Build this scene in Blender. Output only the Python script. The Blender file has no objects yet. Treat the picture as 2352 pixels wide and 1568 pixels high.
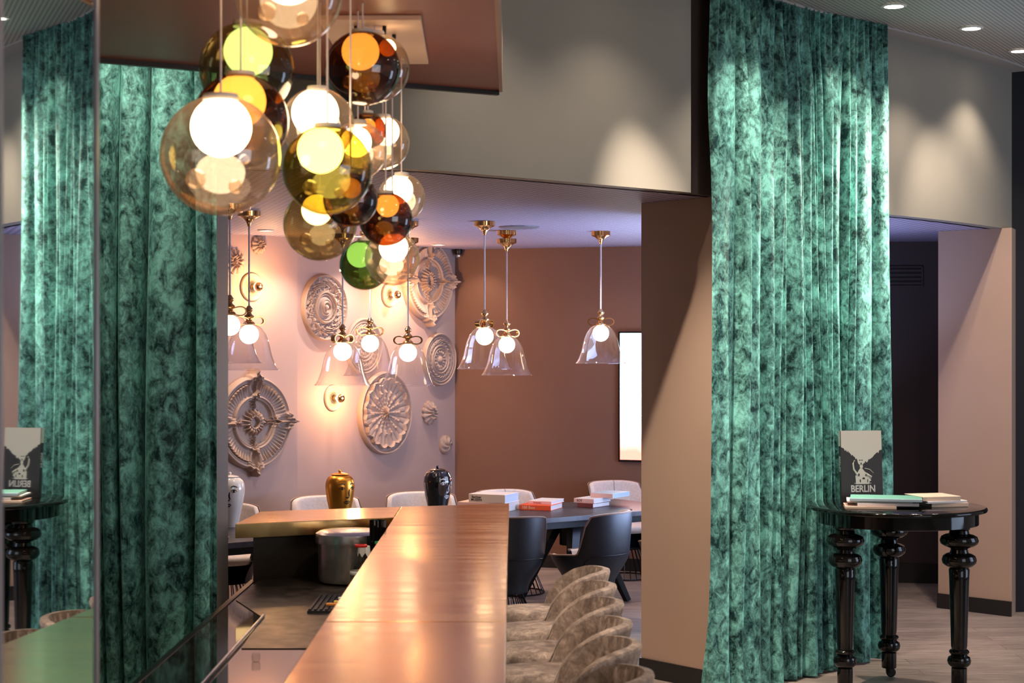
import bpy, math, random
from mathutils import Vector, Matrix
random.seed(7)
PI = math.pi
F = 4000.0; CX = 1176.0; CY = 784.0; EYE = 2.1
sc = bpy.context.scene
col = sc.collection
def P(px, py, Y):
    return Vector(((px-CX)/F*Y, Y, EYE-(py-CY)/F*Y))
def PX(px, Y): return (px-CX)/F*Y
def lerp(a, b, t): return a+(b-a)*t
def sst(a, b, x):
    t = max(0.0, min(1.0, (x-a)/(b-a))); return t*t*(3-2*t)

# ---------------------------------------------------------------- materials
def sock(n, *names):
    for k in names:
        if k in n.inputs: return n.inputs[k]
def principled(name, color, rough=0.5, metal=0.0, spec=0.5, coat=0.0, sheen=0.0, sheen_tint=None, emit=None, estr=0.0, aniso=0.0):
    m = bpy.data.materials.new(name); m.use_nodes = True
    nt = m.node_tree; b = nt.nodes['Principled BSDF']
    b.inputs['Base Color'].default_value = (*color, 1)
    b.inputs['Roughness'].default_value = rough
    b.inputs['Metallic'].default_value = metal
    sock(b, 'Specular IOR Level', 'Specular').default_value = spec
    if coat: sock(b, 'Coat Weight', 'Coat').default_value = coat; b.inputs['Coat Roughness'].default_value = 0.05
    if sheen:
        sock(b, 'Sheen Weight', 'Sheen').default_value = sheen
        b.inputs['Sheen Roughness'].default_value = 0.35
        if sheen_tint: b.inputs['Sheen Tint'].default_value = (*sheen_tint, 1)
    if aniso: b.inputs['Anisotropic'].default_value = aniso
    if emit:
        b.inputs['Emission Color'].default_value = (*emit, 1); b.inputs['Emission Strength'].default_value = estr
    return m
def N(m, t, **kw):
    n = m.node_tree.nodes.new(t)
    for k, v in kw.items(): setattr(n, k, v)
    return n
def L(m, a, b): m.node_tree.links.new(a, b)
def pos_vec(m, scale=(1, 1, 1), rot=(0, 0, 0), src='Position'):
    if src == 'Position':
        g = N(m, 'ShaderNodeNewGeometry'); out = g.outputs['Position']
    else:
        g = N(m, 'ShaderNodeTexCoord'); out = g.outputs['Object']
    mp = N(m, 'ShaderNodeMapping'); mp.inputs['Scale'].default_value = scale; mp.inputs['Rotation'].default_value = rot
    L(m, out, mp.inputs['Vector']); return mp.outputs['Vector']
def noise(m, vec, scale, detail=4, rough=0.5, dist=0.0):
    n = N(m, 'ShaderNodeTexNoise'); n.inputs['Scale'].default_value = scale; n.inputs['Detail'].default_value = detail
    n.inputs['Roughness'].default_value = rough; n.inputs['Distortion'].default_value = dist
    L(m, vec, n.inputs['Vector']); return n.outputs['Fac']
def ramp(m, fac, stops, interp='LINEAR'):
    r = N(m, 'ShaderNodeValToRGB'); cr = r.color_ramp; cr.interpolation = interp
    while len(cr.elements) < len(stops): cr.elements.new(0.5)
    for e, (p, c) in zip(cr.elements, stops):
        e.position = p; e.color = (*c, 1) if len(c) == 3 else c
    L(m, fac, r.inputs['Fac']); return r.outputs['Color']
def bump(m, h, strength=0.2, dist=0.01):
    b = N(m, 'ShaderNodeBump'); b.inputs['Strength'].default_value = strength; b.inputs['Distance'].default_value = dist
    L(m, h, b.inputs['Height']); L(m, b.outputs['Normal'], m.node_tree.nodes['Principled BSDF'].inputs['Normal'])
def bsdf(m): return m.node_tree.nodes['Principled BSDF']
def noisy(m, c1, c2, scale=3, detail=4, src='Position', sc3=(1, 1, 1), rough=None, bstr=0.0, bscale=60):
    v = pos_vec(m, sc3, src=src); f = noise(m, v, scale, detail)
    L(m, ramp(m, f, [(0.3, c1), (0.7, c2)]), bsdf(m).inputs['Base Color'])
    if rough: L(m, ramp(m, f, [(0.3, (rough[0],)*3), (0.7, (rough[1],)*3)]), bsdf(m).inputs['Roughness'])
    if bstr: bump(m, noise(m, v, bscale, 3), bstr, 0.002)
    return m

M = {}
M['plaster_taupe'] = noisy(principled('plaster_taupe', (.3, .26, .21), .55, spec=.4), (.25, .23, .195), (.285, .26, .22), 1.5, bstr=.08)
M['plaster_mauve'] = noisy(principled('plaster_mauve', (.4, .33, .31), .6, spec=.35), (.39, .27, .235), (.43, .30, .26), 1.2, bstr=.06)
M['plaster_brown'] = noisy(principled('plaster_brown', (.15, .09, .07), .55, spec=.35), (.175, .085, .055), (.195, .097, .064), 1.2, bstr=.06)
M['plaster_column'] = noisy(principled('plaster_column', (.33, .24, .19), .55, spec=.35), (.46, .315, .235), (.49, .34, .255), 1.2, bstr=.06)
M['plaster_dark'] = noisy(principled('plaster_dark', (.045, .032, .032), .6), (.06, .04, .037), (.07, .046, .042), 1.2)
M['black_wall'] = principled('black_wall', (.013, .013, .016), .6, spec=.2)
M['stucco'] = noisy(principled('stucco', (.55, .48, .43), .6, spec=.3), (.34, .245, .20), (.38, .275, .225), 9, src='Object')
M['stucco_gold'] = principled('stucco_cream', (.50, .38, .24), .5)
M['baseboard'] = principled('baseboard_black', (.012, .011, .011), .35)
M['canopy_purple'] = noisy(principled('soffit_aubergine', (.1, .065, .06), .4), (.29, .085, .055), (.32, .095, .062), 1.5, bstr=.03)
M['black_edge'] = principled('dark_edge', (.015, .01, .01), .4)
def perforated(name, c, pitch, src_rot=0.6):
    m = principled(name, c, .6)
    v = pos_vec(m, (pitch, pitch, 0.0001), (0, 0, src_rot))
    vo = N(m, 'ShaderNodeTexVoronoi'); vo.inputs['Scale'].default_value = 1.0; vo.inputs['Randomness'].default_value = 0.0
    L(m, v, vo.inputs['Vector'])
    d = tuple(x*0.22 for x in c)
    L(m, ramp(m, vo.outputs['Distance'], [(0.24, d), (0.34, c)]), bsdf(m).inputs['Base Color'])
    return m
M['alcove_ceiling'] = perforated('perforated_lilac_ceiling', (.40, .36, .50), 17, .5)
M['lobby_ceiling'] = perforated('perforated_grey_ceiling', (.5, .47, .44), 34, .5)
M['ceiling_plain'] = principled('plain_ceiling', (.42, .39, .36), .6)

def floor_mat():
    m = principled('wood_plank_floor', (.2, .15, .12), .4)
    v = pos_vec(m, (1, 1, 1), (0, 0, 0.0))
    br = N(m, 'ShaderNodeTexBrick'); br.offset = 0.4
    br.inputs['Scale'].default_value = 1; br.inputs['Brick Width'].default_value = 1.3; br.inputs['Row Height'].default_value = .18
    br.inputs['Mortar Size'].default_value = .003; br.inputs['Color1'].default_value = (.8, .8, .8, 1); br.inputs['Color2'].default_value = (1.1, 1.1, 1.1, 1)
    br.inputs['Mortar'].default_value = (.5, .5, .5, 1); br.inputs['Bias'].default_value = 0
    L(m, v, br.inputs['Vector'])
    v2 = pos_vec(m, (1.5, 14, 1)); f = noise(m, v2, 3, 8, .65, .6)
    c = ramp(m, f, [(.3, (.22, .165, .14)), (.5, (.36, .285, .25)), (.72, (.50, .41, .36))])
    mx = N(m, 'ShaderNodeMixRGB', blend_type='MULTIPLY'); mx.inputs['Fac'].default_value = 1
    L(m, c, mx.inputs['Color1']); L(m, br.outputs['Color'], mx.inputs['Color2']); L(m, mx.outputs['Color'], bsdf(m).inputs['Base Color'])
    bump(m, f, .15, .003)
    return m
M['floor'] = floor_mat()

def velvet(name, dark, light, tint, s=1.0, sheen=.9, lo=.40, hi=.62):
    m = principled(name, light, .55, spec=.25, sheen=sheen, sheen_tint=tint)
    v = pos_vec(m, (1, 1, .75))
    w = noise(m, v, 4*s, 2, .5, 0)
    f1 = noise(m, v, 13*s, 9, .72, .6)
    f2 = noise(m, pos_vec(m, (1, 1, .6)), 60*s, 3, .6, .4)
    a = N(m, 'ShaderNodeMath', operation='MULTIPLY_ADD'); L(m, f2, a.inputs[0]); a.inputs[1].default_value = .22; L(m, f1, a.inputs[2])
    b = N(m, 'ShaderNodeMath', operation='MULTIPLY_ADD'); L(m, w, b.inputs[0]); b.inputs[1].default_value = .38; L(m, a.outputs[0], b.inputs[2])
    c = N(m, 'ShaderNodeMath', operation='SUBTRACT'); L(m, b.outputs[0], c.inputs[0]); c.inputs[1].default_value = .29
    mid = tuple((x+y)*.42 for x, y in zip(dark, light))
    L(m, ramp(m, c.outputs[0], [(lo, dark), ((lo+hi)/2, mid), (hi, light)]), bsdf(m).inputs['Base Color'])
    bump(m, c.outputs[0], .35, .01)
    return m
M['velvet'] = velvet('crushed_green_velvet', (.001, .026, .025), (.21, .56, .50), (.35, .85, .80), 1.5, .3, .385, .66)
M['taupe_velvet'] = velvet('crushed_taupe_velvet', (.15, .105, .085), (.50, .375, .305), (.95, .8, .7), 1.5, .4, .36, .68)

def brass_top():
    m = principled('brushed_brass_sheet', (.8, .5, .27), .27, 1.0)
    v = pos_vec(m, (2.2, 30, 10)); f = noise(m, v, 3, 5, .6)
    v2 = pos_vec(m, (.6, 5, 1)); g = noise(m, v2, 3, 3, .5)
    L(m, ramp(m, g, [(.3, (.95, .56, .22)), (.7, (1.0, .64, .26))]), bsdf(m).inputs['Base Color'])
    L(m, ramp(m, g, [(.3, (.15,)*3), (.7, (.22,)*3)]), bsdf(m).inputs['Roughness'])
    bump(m, f, .022, .0012)
    return m
M['brass_top'] = brass_top()
M['brass'] = noisy(principled('polished_brass', (.85, .55, .25), .13, 1.0), (.78, .48, .2), (.9, .6, .3), 30, src='Object')
M['gold_bow'] = principled('gold_metal', (.9, .55, .2), .12, 1.0)
M['steel'] = noisy(principled('brushed_steel', (.6, .58, .56), .24, .95), (.80, .76, .74), (.95, .92, .88), 12, src='Object')
M['chrome'] = principled('chrome', (.8, .8, .8), .06, 1.0)
M['gold_glaze'] = principled('gold_glaze', (.85, .36, .05), .3, 1.0)
M['white_glaze'] = principled('white_glaze', (.82, .74, .68), .12, coat=.6)
M['black_glaze'] = principled('black_glaze', (.008, .008, .009), .08, coat=1)
M['paint_black'] = principled('black_brushwork', (.012, .01, .01), .3)
M['paint_brown'] = principled('umber_brushwork', (.05, .02, .006), .3)
M['paint_pale'] = principled('pale_brushwork', (.55, .5, .5), .3)
M['black_lacquer'] = noisy(principled('black_lacquer', (.004, .003, .003), .07, spec=.45), (.0025, .002, .002), (.005, .004, .004), 5)
M['counter'] = noisy(principled('dark_glass_counter', (.012, .01, .009), .05, spec=.7), (.010, .008, .007), (.02, .016, .013), 6)
M['sink_mat'] = noisy(principled('worn_dark_work_surface', (.03, .024, .02), .42), (.012, .009, .007), (.045, .032, .023), 9, rough=(.28, .45))
M['bar_body'] = noisy(principled('dark_bronze_panel', (.04, .032, .024), .4, .6), (.05, .04, .03), (.08, .062, .042), 3)
M['rubber'] = principled('black_rubber', (.015, .015, .016), .5)
M['dark_leather'] = noisy(principled('charcoal_leather', (.03, .034, .042), .42), (.006, .007, .010), (.011, .013, .018), 14, src='Object', bstr=.1, bscale=300)
M['cream_fabric'] = noisy(principled('cream_boucle', (.7, .6, .55), .85, sheen=.3), (.56, .47, .43), (.68, .58, .53), 60, src='Object', bstr=.3, bscale=260)
M['tan_piping'] = principled('tan_piping', (.22, .13, .09), .5)
M['black_metal'] = principled('black_metal', (.012, .012, .013), .35, .6)
M['table_top'] = noisy(principled('stained_black_oak', (.05, .05, .06), .35), (.035, .035, .042), (.06, .06, .07), 5, sc3=(1, 8, 1), rough=(.28, .42))
M['white_cord'] = principled('white_cord', (.95, .88, .90), .5)
M['white_plate'] = principled('white_canopy_plate', (.97, .70, .52), .4)
M['pink_frame'] = principled('polished_mirror_edge', (.55, .5, .55), .3, .3)
M['mirror'] = principled('mirror_glass', (.72, .74, .74), .015, 1.0)
M['white_trim'] = principled('white_trim', (.8, .78, .76), .4)
M['grille'] = principled('speaker_grille', (.16, .15, .18), .5)

def emis(name, c, s):
    m = bpy.data.materials.new(name); m.use_nodes = True; nt = m.node_tree
    for n in list(nt.nodes):
        if n.type == 'BSDF_PRINCIPLED': nt.nodes.remove(n)
    e = nt.nodes.new('ShaderNodeEmission'); e.inputs['Color'].default_value = (*c, 1); e.inputs['Strength'].default_value = s
    nt.links.new(e.outputs[0], nt.nodes['Material Output'].inputs['Surface']); return m
WARM = (1.0, .66, .36)
M['opal_lit'] = emis('lit_opal_glass', (1, .76, .50), 14.0)
M['opal_dim'] = emis('dim_lit_opal_glass', (1, .72, .42), 8.0)
M['bulb_lit'] = emis('lit_bell_bulb', (1, .80, .58), 9.0)
M['wall_bulb'] = emis('lit_wall_bulb', (1, .62, .28), 9.0)
M['downlight_lens'] = emis('downlight_lens', (1, .85, .66), 30.0)
M['downlight_dim'] = emis('downlight_lens_soft', (1, .9, .75), 3.0)
def thin_glass(name, tint, edge, rough=.02, refl=.10, ior=1.45, f_hi=.9, haze=0.0, pw=3.2):
    m = bpy.data.materials.new(name); m.use_nodes = True; nt = m.node_tree
    nt.nodes.remove(nt.nodes['Principled BSDF'])
    out = nt.nodes['Material Output']
    lw = N(m, 'ShaderNodeLayerWeight'); lw.inputs['Blend'].default_value = .35
    t = N(m, 'ShaderNodeBsdfTransparent'); g = N(m, 'ShaderNodeBsdfGlossy'); g.inputs['Roughness'].default_value = rough
    L(m, ramp(m, lw.outputs['Facing'], [(.0, tint), (.65, tint), (1.0, edge)]), t.inputs['Color'])
    l2 = N(m, 'ShaderNodeLayerWeight'); l2.inputs['Blend'].default_value = .5
    fr = N(m, 'ShaderNodeMath', operation='POWER'); L(m, l2.outputs['Facing'], fr.inputs[0]); fr.inputs[1].default_value = pw
    mr = N(m, 'ShaderNodeMapRange'); mr.inputs['To Min'].default_value = refl*.45; mr.inputs['To Max'].default_value = f_hi
    L(m, fr.outputs[0], mr.inputs['Value'])
    mx = N(m, 'ShaderNodeMixShader'); L(m, mr.outputs[0], mx.inputs[0]); L(m, t.outputs[0], mx.inputs[1]); L(m, g.outputs[0], mx.inputs[2])
    if haze:
        tr = N(m, 'ShaderNodeBsdfTranslucent'); tr.inputs['Color'].default_value = (1, .72, .5, 1)
        m2 = N(m, 'ShaderNodeMixShader'); m2.inputs[0].default_value = haze; L(m, mx.outputs[0], m2.inputs[1]); L(m, tr.outputs[0], m2.inputs[2]); mx = m2
    L(m, mx.outputs[0], out.inputs['Surface']); return m
M['g_clear'] = thin_glass('clear_blown_glass', (.93, .82, .72), (.80, .55, .38), refl=.34, f_hi=.95, haze=.035)
M['g_amber'] = thin_glass('amber_blown_glass', (.50, .24, .065), (.28, .12, .04), f_hi=.7, refl=.2)
M['g_brown'] = thin_glass('dark_amber_blown_glass', (.30, .12, .030), (.12, .05, .02), f_hi=.7, refl=.25)
M['g_olive'] = thin_glass('olive_blown_glass', (.58, .50, .16), (.32, .26, .08), f_hi=.7, refl=.2)
M['g_smoke'] = thin_glass('smoky_olive_blown_glass', (.66, .60, .36), (.38, .34, .18), f_hi=.7, refl=.2)
M['g_green'] = thin_glass('green_blown_glass', (.22, .32, .12), (.06, .11, .05), f_hi=.7, refl=.22)
M['g_bell'] = thin_glass('clear_bell_glass', (.96, .95, .97), (.92, .88, .95), refl=.2, f_hi=.9, haze=.05, pw=3.0)
M['g_bottle'] = thin_glass('clear_bottle_glass', (.9, .9, .88), (.5, .5, .5))
M['opal_green'] = emis('lit_green_opal_glass', (.75, 1, .35), 2.6)
M['opal_yellow'] = emis('lit_yellow_opal_glass', (1, .82, .36), 12.0)
M['opal_amber'] = emis('lit_amber_opal_glass', (1, .72, .30), 5.5)

def solid(name, c, rough=.5, **k): 
    M[name] = principled(name, c, rough, **k); return M[name]
for n_, c_ in dict(paper=(.62, .58, .56), paper_blue=(.42, .5, .62), cover_cream=(.70, .52, .40), cover_white=(.75, .70, .70), cover_orange=(.75, .085, .02),
                   cover_pink=(.72, .42, .34), cover_red=(.16, .03, .02), cover_teal=(.10, .30, .24), cover_sky=(.45, .58, .68), cover_black=(.022, .018, .02),
                   cover_bone=(.62, .57, .52), ink_white=(.6, .57, .56), ink_black=(.02, .02, .02), ink_orange=(.85, .45, .25), cap_red=(.55, .02, .02),
                   cap_green=(.02, .30, .10), packet_orange=(.75, .28, .06), packet_yellow=(.80, .55, .12), packet_white=(.75, .70, .66), ink_rust=(.45, .1, .05),
                   milk_white=(.8, .76, .72)).items(): solid(n_, c_, .45)

# ---------------------------------------------------------------- mesh builder
class MB:
    def __init__(s): s.v = []; s.f = []
    def add(s, vs, fs, mt=None):
        b = len(s.v)
        s.v += [tuple(mt @ Vector(v)) if mt else tuple(v) for v in vs]
        s.f += [tuple(b+i for i in f) for f in fs]; return s
    def box(s, x0, x1, y0, y1, z0, z1, mt=None):
        vs = [(x, y, z) for z in (z0, z1) for y in (y0, y1) for x in (x0, x1)]
        fs = [(0, 2, 3, 1), (4, 5, 7, 6), (0, 1, 5, 4), (2, 6, 7, 3), (0, 4, 6, 2), (1, 3, 7, 5)]
        return s.add(vs, fs, mt)
    def prism(s, pts, z0, z1, mt=None):
        n = len(pts); a = sum(pts[i][0]*pts[(i+1) % n][1]-pts[(i+1) % n][0]*pts[i][1] for i in range(n))
        if a < 0: pts = pts[::-1]
        vs = [(p[0], p[1], z0) for p in pts]+[(p[0], p[1], z1) for p in pts]
        fs = [tuple(range(n))[::-1], tuple(range(n, 2*n))]+[(i, (i+1) % n, n+(i+1) % n, n+i) for i in range(n)]
        return s.add(vs, fs, mt)
    def lathe(s, prof, seg=32, mt=None, c=(0, 0, 0)):
        vs = []; fs = []; k = len(prof)
        for i in range(seg):
            a = 2*PI*i/seg
            for r, z in prof: vs.append((c[0]+r*math.cos(a), c[1]+r*math.sin(a), c[2]+z))
        for i in range(seg):
            j = (i+1) % seg
            for q in range(k-1): fs.append((i*k+q, j*k+q, j*k+q+1, i*k+q+1))
        return s.add(vs, fs, mt)
    def tube(s, pts, r, seg=8, closed=False, caps=True, flat=1.0, up=(0, 0, 1)):
        pts = [Vector(p) for p in pts]; n = len(pts); vs = []; fs = []
        for i, p in enumerate(pts):
            if closed: t = (pts[(i+1) % n]-pts[i-1])
            else: t = pts[min(i+1, n-1)]-pts[max(i-1, 0)]
            t.normalize(); u = Vector(up)
            if abs(t.dot(u)) > .98: u = Vector((1, 0, 0)) if abs(t.x) < .9 else Vector((0, 1, 0))
            a = t.cross(u).normalized(); b = a.cross(t).normalized()
            rr = r[i] if isinstance(r, (list, tuple)) else r
            for k in range(seg):
                q = 2*PI*k/seg; vs.append(p+a*(rr*math.cos(q))+b*(rr*flat*math.sin(q)))
        m = n if closed else n-1
        for i in range(m):
            j = (i+1) % n
            for k in range(seg):
                l = (k+1) % seg; fs.append((i*seg+k, j*seg+k, j*seg+l, i*seg+l))
        if not closed and caps: fs += [tuple(range(seg)), tuple(range((n-1)*seg, n*seg))[::-1]]
        return s.add(vs, fs)
    def sphere(s, c, r, seg=24, rings=14, zmin=-1, zmax=1):
        pr = []
        for i in range(rings+1):
            a = -PI/2+PI*i/rings; z = math.sin(a)
            pr.append((max(r*math.cos(a), 1e-5), r*z))
        return s.lathe(pr, seg, c=c)
    def grid(s, fn, nu, nv, wrap=False):
        vs = [fn(i/(nu if wrap else nu-1), j/(nv-1)) for i in range(nu) for j in range(nv)]
        fs = []
        for i in range(nu if wrap else nu-1):
            k = (i+1) % nu
            for j in range(nv-1): fs.append((i*nv+j, k*nv+j, k*nv+j+1, i*nv+j+1))
        return s.add(vs, fs)
    def build(s, name, m, parent=None, smooth=True, bevel=0.0, angle=35, seg=2):
        me = bpy.data.meshes.new(name); me.from_pydata([tuple(v) for v in s.v], [], s.f); me.update()
        if isinstance(m, str): m = M[m]
        me.materials.append(m)
        o = bpy.data.objects.new(name, me); col.objects.link(o)
        if parent: o.parent = parent
        if smooth:
            me.polygons.foreach_set('use_smooth', [True]*len(me.polygons))
            try: me.set_sharp_from_angle(angle=math.radians(angle))
            except Exception: pass
        if bevel:
            b = o.modifiers.new('bevel', 'BEVEL'); b.width = bevel; b.segments = seg; b.limit_method = 'ANGLE'; b.angle_limit = math.radians(40)
        return o
def tag(o, label=None, cat=None, group=None, kind=None):
    if label: o['label'] = label
    if cat: o['category'] = cat
    if group: o['group'] = group
    if kind: o['kind'] = kind
    return o
def empty(name, loc=(0, 0, 0), rz=0, label=None, cat=None, group=None):
    o = bpy.data.objects.new(name, None); o.empty_display_size = .05; o.location = loc; o.rotation_euler = (0, 0, rz); col.objects.link(o)
    return tag(o, label, cat, group)
def copy_tree(o, parent=None):
    c = o.copy(); col.objects.link(c)
    if parent: c.parent = parent
    for ch in [x for x in list(col.objects) if x.parent == o]: copy_tree(ch, c)
    return c
def struct(o): o['kind'] = 'structure'; return o
def text(name, s, size, m, parent, loc, rot, ext=0.0004, align='CENTER', bold=0.0, sx=1.0):
    cu = bpy.data.curves.new(name, 'FONT'); cu.body = s; cu.size = size; cu.extrude = ext; cu.align_x = align; cu.align_y = 'CENTER'; cu.offset = bold
    cu.materials.append(M[m]); tmp = bpy.data.objects.new(name+'_curve', cu); col.objects.link(tmp)
    bpy.context.view_layer.update(); me = bpy.data.meshes.new_from_object(tmp.evaluated_get(bpy.context.evaluated_depsgraph_get()))
    bpy.data.objects.remove(tmp); me.name = name; o = bpy.data.objects.new(name, me); col.objects.link(o); o.parent = parent; o.location = loc; o.rotation_euler = rot
    o.scale = (sx, 1, 1); return o

# ================================================================ SETTING
ZS = 2.97      # underside of the ring bulkhead / alcove ceiling
ZC = 4.20      # lobby ceiling
b = MB().box(-6, 9, -1.5, 18, -.1, 0); struct(b.build('floor', 'floor', smooth=False))
# bulkhead (curved)
ctrl = [(-4.5, 8.95), (-3.2, 8.85), (-2.2, 8.8), (-1.355, 8.74), (-.547, 8.78), (-.06, 9.16), (.739, 9.89), (1.182, 10.32), (1.78, 11.10), (2.53, 11.88), (3.2, 12.62), (3.88, 13.52)]
def cat(p0, p1, p2, p3, t):
    return tuple(.5*((2*p1[k])+(-p0[k]+p2[k])*t+(2*p0[k]-5*p1[k]+4*p2[k]-p3[k])*t*t+(-p0[k]+3*p1[k]-3*p2[k]+p3[k])*t**3) for k in (0, 1))
def spline(c, n=10):
    out = []; c2 = [c[0]]+c+[c[-1]]
    for i in range(1, len(c2)-2):
        for k in range(n): out.append(cat(c2[i-1], c2[i], c2[i+1], c2[i+2], k/n))
    out.append(c[-1]); return out
FP = spline(ctrl, 10)
def offset(path, d):
    out = []
    for i, p in enumerate(path):
        a = path[max(i-1, 0)]; c = path[min(i+1, len(path)-1)]
        t = Vector((c[0]-a[0], c[1]-a[1])).normalized(); out.append((p[0]-t.y*d, p[1]+t.x*d))
    return out
def strip(name, path, thick, z0, z1, m, sm=True):
    back = offset(path, thick); n = len(path); mb = MB()
    vs = []; 
    for p, q in zip(path, back): vs += [(p[0], p[1], z0), (p[0], p[1], z1), (q[0], q[1], z1), (q[0], q[1], z0)]
    fs = [(0, 1, 2, 3), tuple(4*(n-1)+k for k in (3, 2, 1, 0))]
    for i in range(n-1):
        for k in range(4):
            l = (k+1) % 4; fs.append((4*i+k, 4*(i+1)+k, 4*(i+1)+l, 4*i+l))
    mb.add(vs, fs); return mb.build(name, m, smooth=sm, angle=40)
pL = [p for p in FP if p[0] < PX(1586, 10.1)]+[(PX(1587, 10.19), 10.19)]
pR = [(1.24, 10.38)]+[p for p in FP if p[0] > 1.27]
struct(strip('wall_front', pL, .14, ZS, ZC, 'plaster_taupe'))
struct(strip('wall_right', pR, .14, ZS, ZC, 'plaster_taupe'))
struct(strip('dark_strip', offset([pL[-1], (1.24, 10.38)], .04), .10, ZS, ZC, 'plaster_dark'))  # dark strip set back between the two bulkhead lengths
# lobby ceiling and alcove ceiling as polygons
lob = [(-4.5, -1.5)]+[(-4.5, 8.95)]+FP+[(9, 13.5), (9, -1.5)]
struct(MB().prism(lob[::-1], ZC, ZC+.08).build('ceiling', 'lobby_ceiling', smooth=False))
# plain margin of the ceiling along the bulkhead
e1 = offset([p for p in FP if p[0] > 1.0], -.16)
struct(strip('trim_2', e1, .16, ZC-.012, ZC+.001, 'ceiling_plain', False))
alc = [(-4.5, 9.05)]+offset(FP, .10)[1:]+[(7, 13.6), (7, 17.5), (-5, 17.5)]
struct(MB().prism(alc, ZS, ZS+.08).build('ceiling_alcove', 'alcove_ceiling', smooth=False))
def wall(name, pts, z0, z1, m, thick=.12):
    return struct(strip(name, pts, thick, z0, z1, m, False))
W0 = (-4.3, 11.875); W1a = (-2.277, 14.1); W1b = (-1.802, 14.62); W2b = (-.54, 16.49); W3b = (2.95, 15.29)
wall('wall_medallion_left', [W0, W1b], 0, ZS, 'plaster_mauve')
wall('wall_medallion_right', [W1b, W2b], 0, ZS, 'plaster_mauve')
wall('wall_back', [W2b, W3b], 0, ZS, 'plaster_brown')
# left jamb block behind the left curtain
JY = 8.95; JX = PX(487, 8.95)
struct(MB().prism([(JX, JY), (JX+.003, 9.44), (-4.3, 9.44), (-4.3, JY)], 0, ZS).build('wall_left', 'plaster_taupe', smooth=False))
struct(MB().box(-4.42, -4.3, 9.4, 12.0, 0, ZS).build('wall_alcove_side', 'plaster_mauve', smooth=False))
struct(MB().box(-4.6, -4.5, -1.5, 8.95, 0, ZC).build('wall_far_left', 'plaster_taupe', smooth=False))
# column 1 and unseen divider added to stop light mixing with the second niche
A1 = (PX(1473, 10.95), 10.95); B1 = (PX(1639, 10.47), 10.47)
struct(MB().prism([A1, B1, (2.2, 11.75), (1.75, 12.1), (1.0, 12.05)], 0, ZS-.001).build('wall_column', 'plaster_column', smooth=False))
wall('wall_added_divider', [(2.95, 15.29), (1.75, 12.05)], 0, ZS, 'plaster_mauve', .1)
def base(name, pts, h=.115): return struct(strip(name, offset(pts, -.02), .0195, 0, h, 'baseboard', False))
base('baseboard_column', [A1, B1, (2.2, 11.75)])
base('baseboard_back', [W2b, W3b]); base('baseboard_medallion', [W1b, W2b])
# second niche
A2 = (PX(2155, 13.75), 13.75); B2 = (PX(2324, 13.3), 13.3)
wall('wall_niche_back', [(2.95, 15.25), (4.5, 15.02)], 0, ZS, 'plaster_dark')
struct(MB().prism([A2, B2, (B2[0]+.25, B2[1]+.6), (A2[0]+.35, A2[1]+.5)], 0, ZS-.001).build('wall_niche_column', 'plaster_column', smooth=False))
base('baseboard_niche_column', [A2, B2]); base('baseboard_niche', [(2.95, 15.25), (4.5, 15.02)], .17)
wall('wall_far_right', [(B2[0]+.01, B2[1]+.22), (6.9, 13.7)], 0, ZC, 'black_wall')
# air vent on the niche wall
vd = Vector((1.55, -.23, 0)).normalized(); va = math.atan2(vd.y, vd.x)
def on_wall(px, py, a, bb, off=0.0):
    """point where the sight line through a pixel meets the vertical wall a-b, pushed off it towards the room"""
    u = (px-CX)/F; dx, dy = bb[0]-a[0], bb[1]-a[1]
    t = (u*a[1]-a[0])/(dx-u*dy); X = a[0]+dx*t; Y = a[1]+dy*t
    n = Vector((dy, -dx, 0)).normalized()
    return Vector((X, Y, EYE-(py-CY)/F*Y))+n*off
vp = on_wall(2078, 635, (2.95, 15.25), (4.5, 15.02))
vent = empty('air_vent', vp, va, 'brown slatted air vent high on the dark niche wall right of the curtain', 'vent')
fr = MB(); w_, h_ = .155, .09
fr.box(-w_, w_, -.02, -.002, h_-.012, h_).box(-w_, w_, -.02, -.002, -h_, -h_+.012).box(-w_, -w_+.012, -.02, -.002, -h_, h_).box(w_-.012, w_, -.02, -.002, -h_, h_)
fr.build('vent_frame', 'plaster_dark', vent, False)
MB().box(-w_+.01, w_-.01, -.004, -.001, -h_+.01, h_-.01).build('vent_backing', 'black_edge', vent, False)
sl = MB()
for k in range(4): sl.box(-w_+.01, w_-.01, -.018, -.006, -h_+.022+k*.037, -h_+.04+k*.037)
sl.build('vent_slats', 'plaster_dark', vent, False)
# unseen window added in the divider wall for cool light on the alcove ceiling
dv = Vector((1.75-2.95, 12.05-15.29, 0)); dl = dv.length; dn = dv.normalized()
# wall normal towards the alcove
nrm = Vector((dn.y, -dn.x, 0))
mid = Vector((2.12, 13.05, 0))+nrm*.03
wa = math.atan2(dn.y, dn.x)
wn = empty('added_window', (mid.x, mid.y, 1.45), wa); wn['kind'] = 'structure'
wf = MB().box(-.9, .9, -.03, 0, 1.1, 1.16).box(-.9, .9, -.03, 0, -1.0, -.94).box(-.9, -.84, -.03, 0, -1, 1.16).box(.84, .9, -.03, 0, -1, 1.16).box(-.02, .02, -.03, 0, -1, 1.16)
wf.build('added_window_frame', 'black_metal', wn, False)
M['added_cool_light'] = emis('added_cool_pane', (.62, .76, 1), 5.0)
MB().box(-.84, .84, -.012, -.004, -.94, 1.1).build('pane', 'added_cool_light', wn, False)

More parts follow.
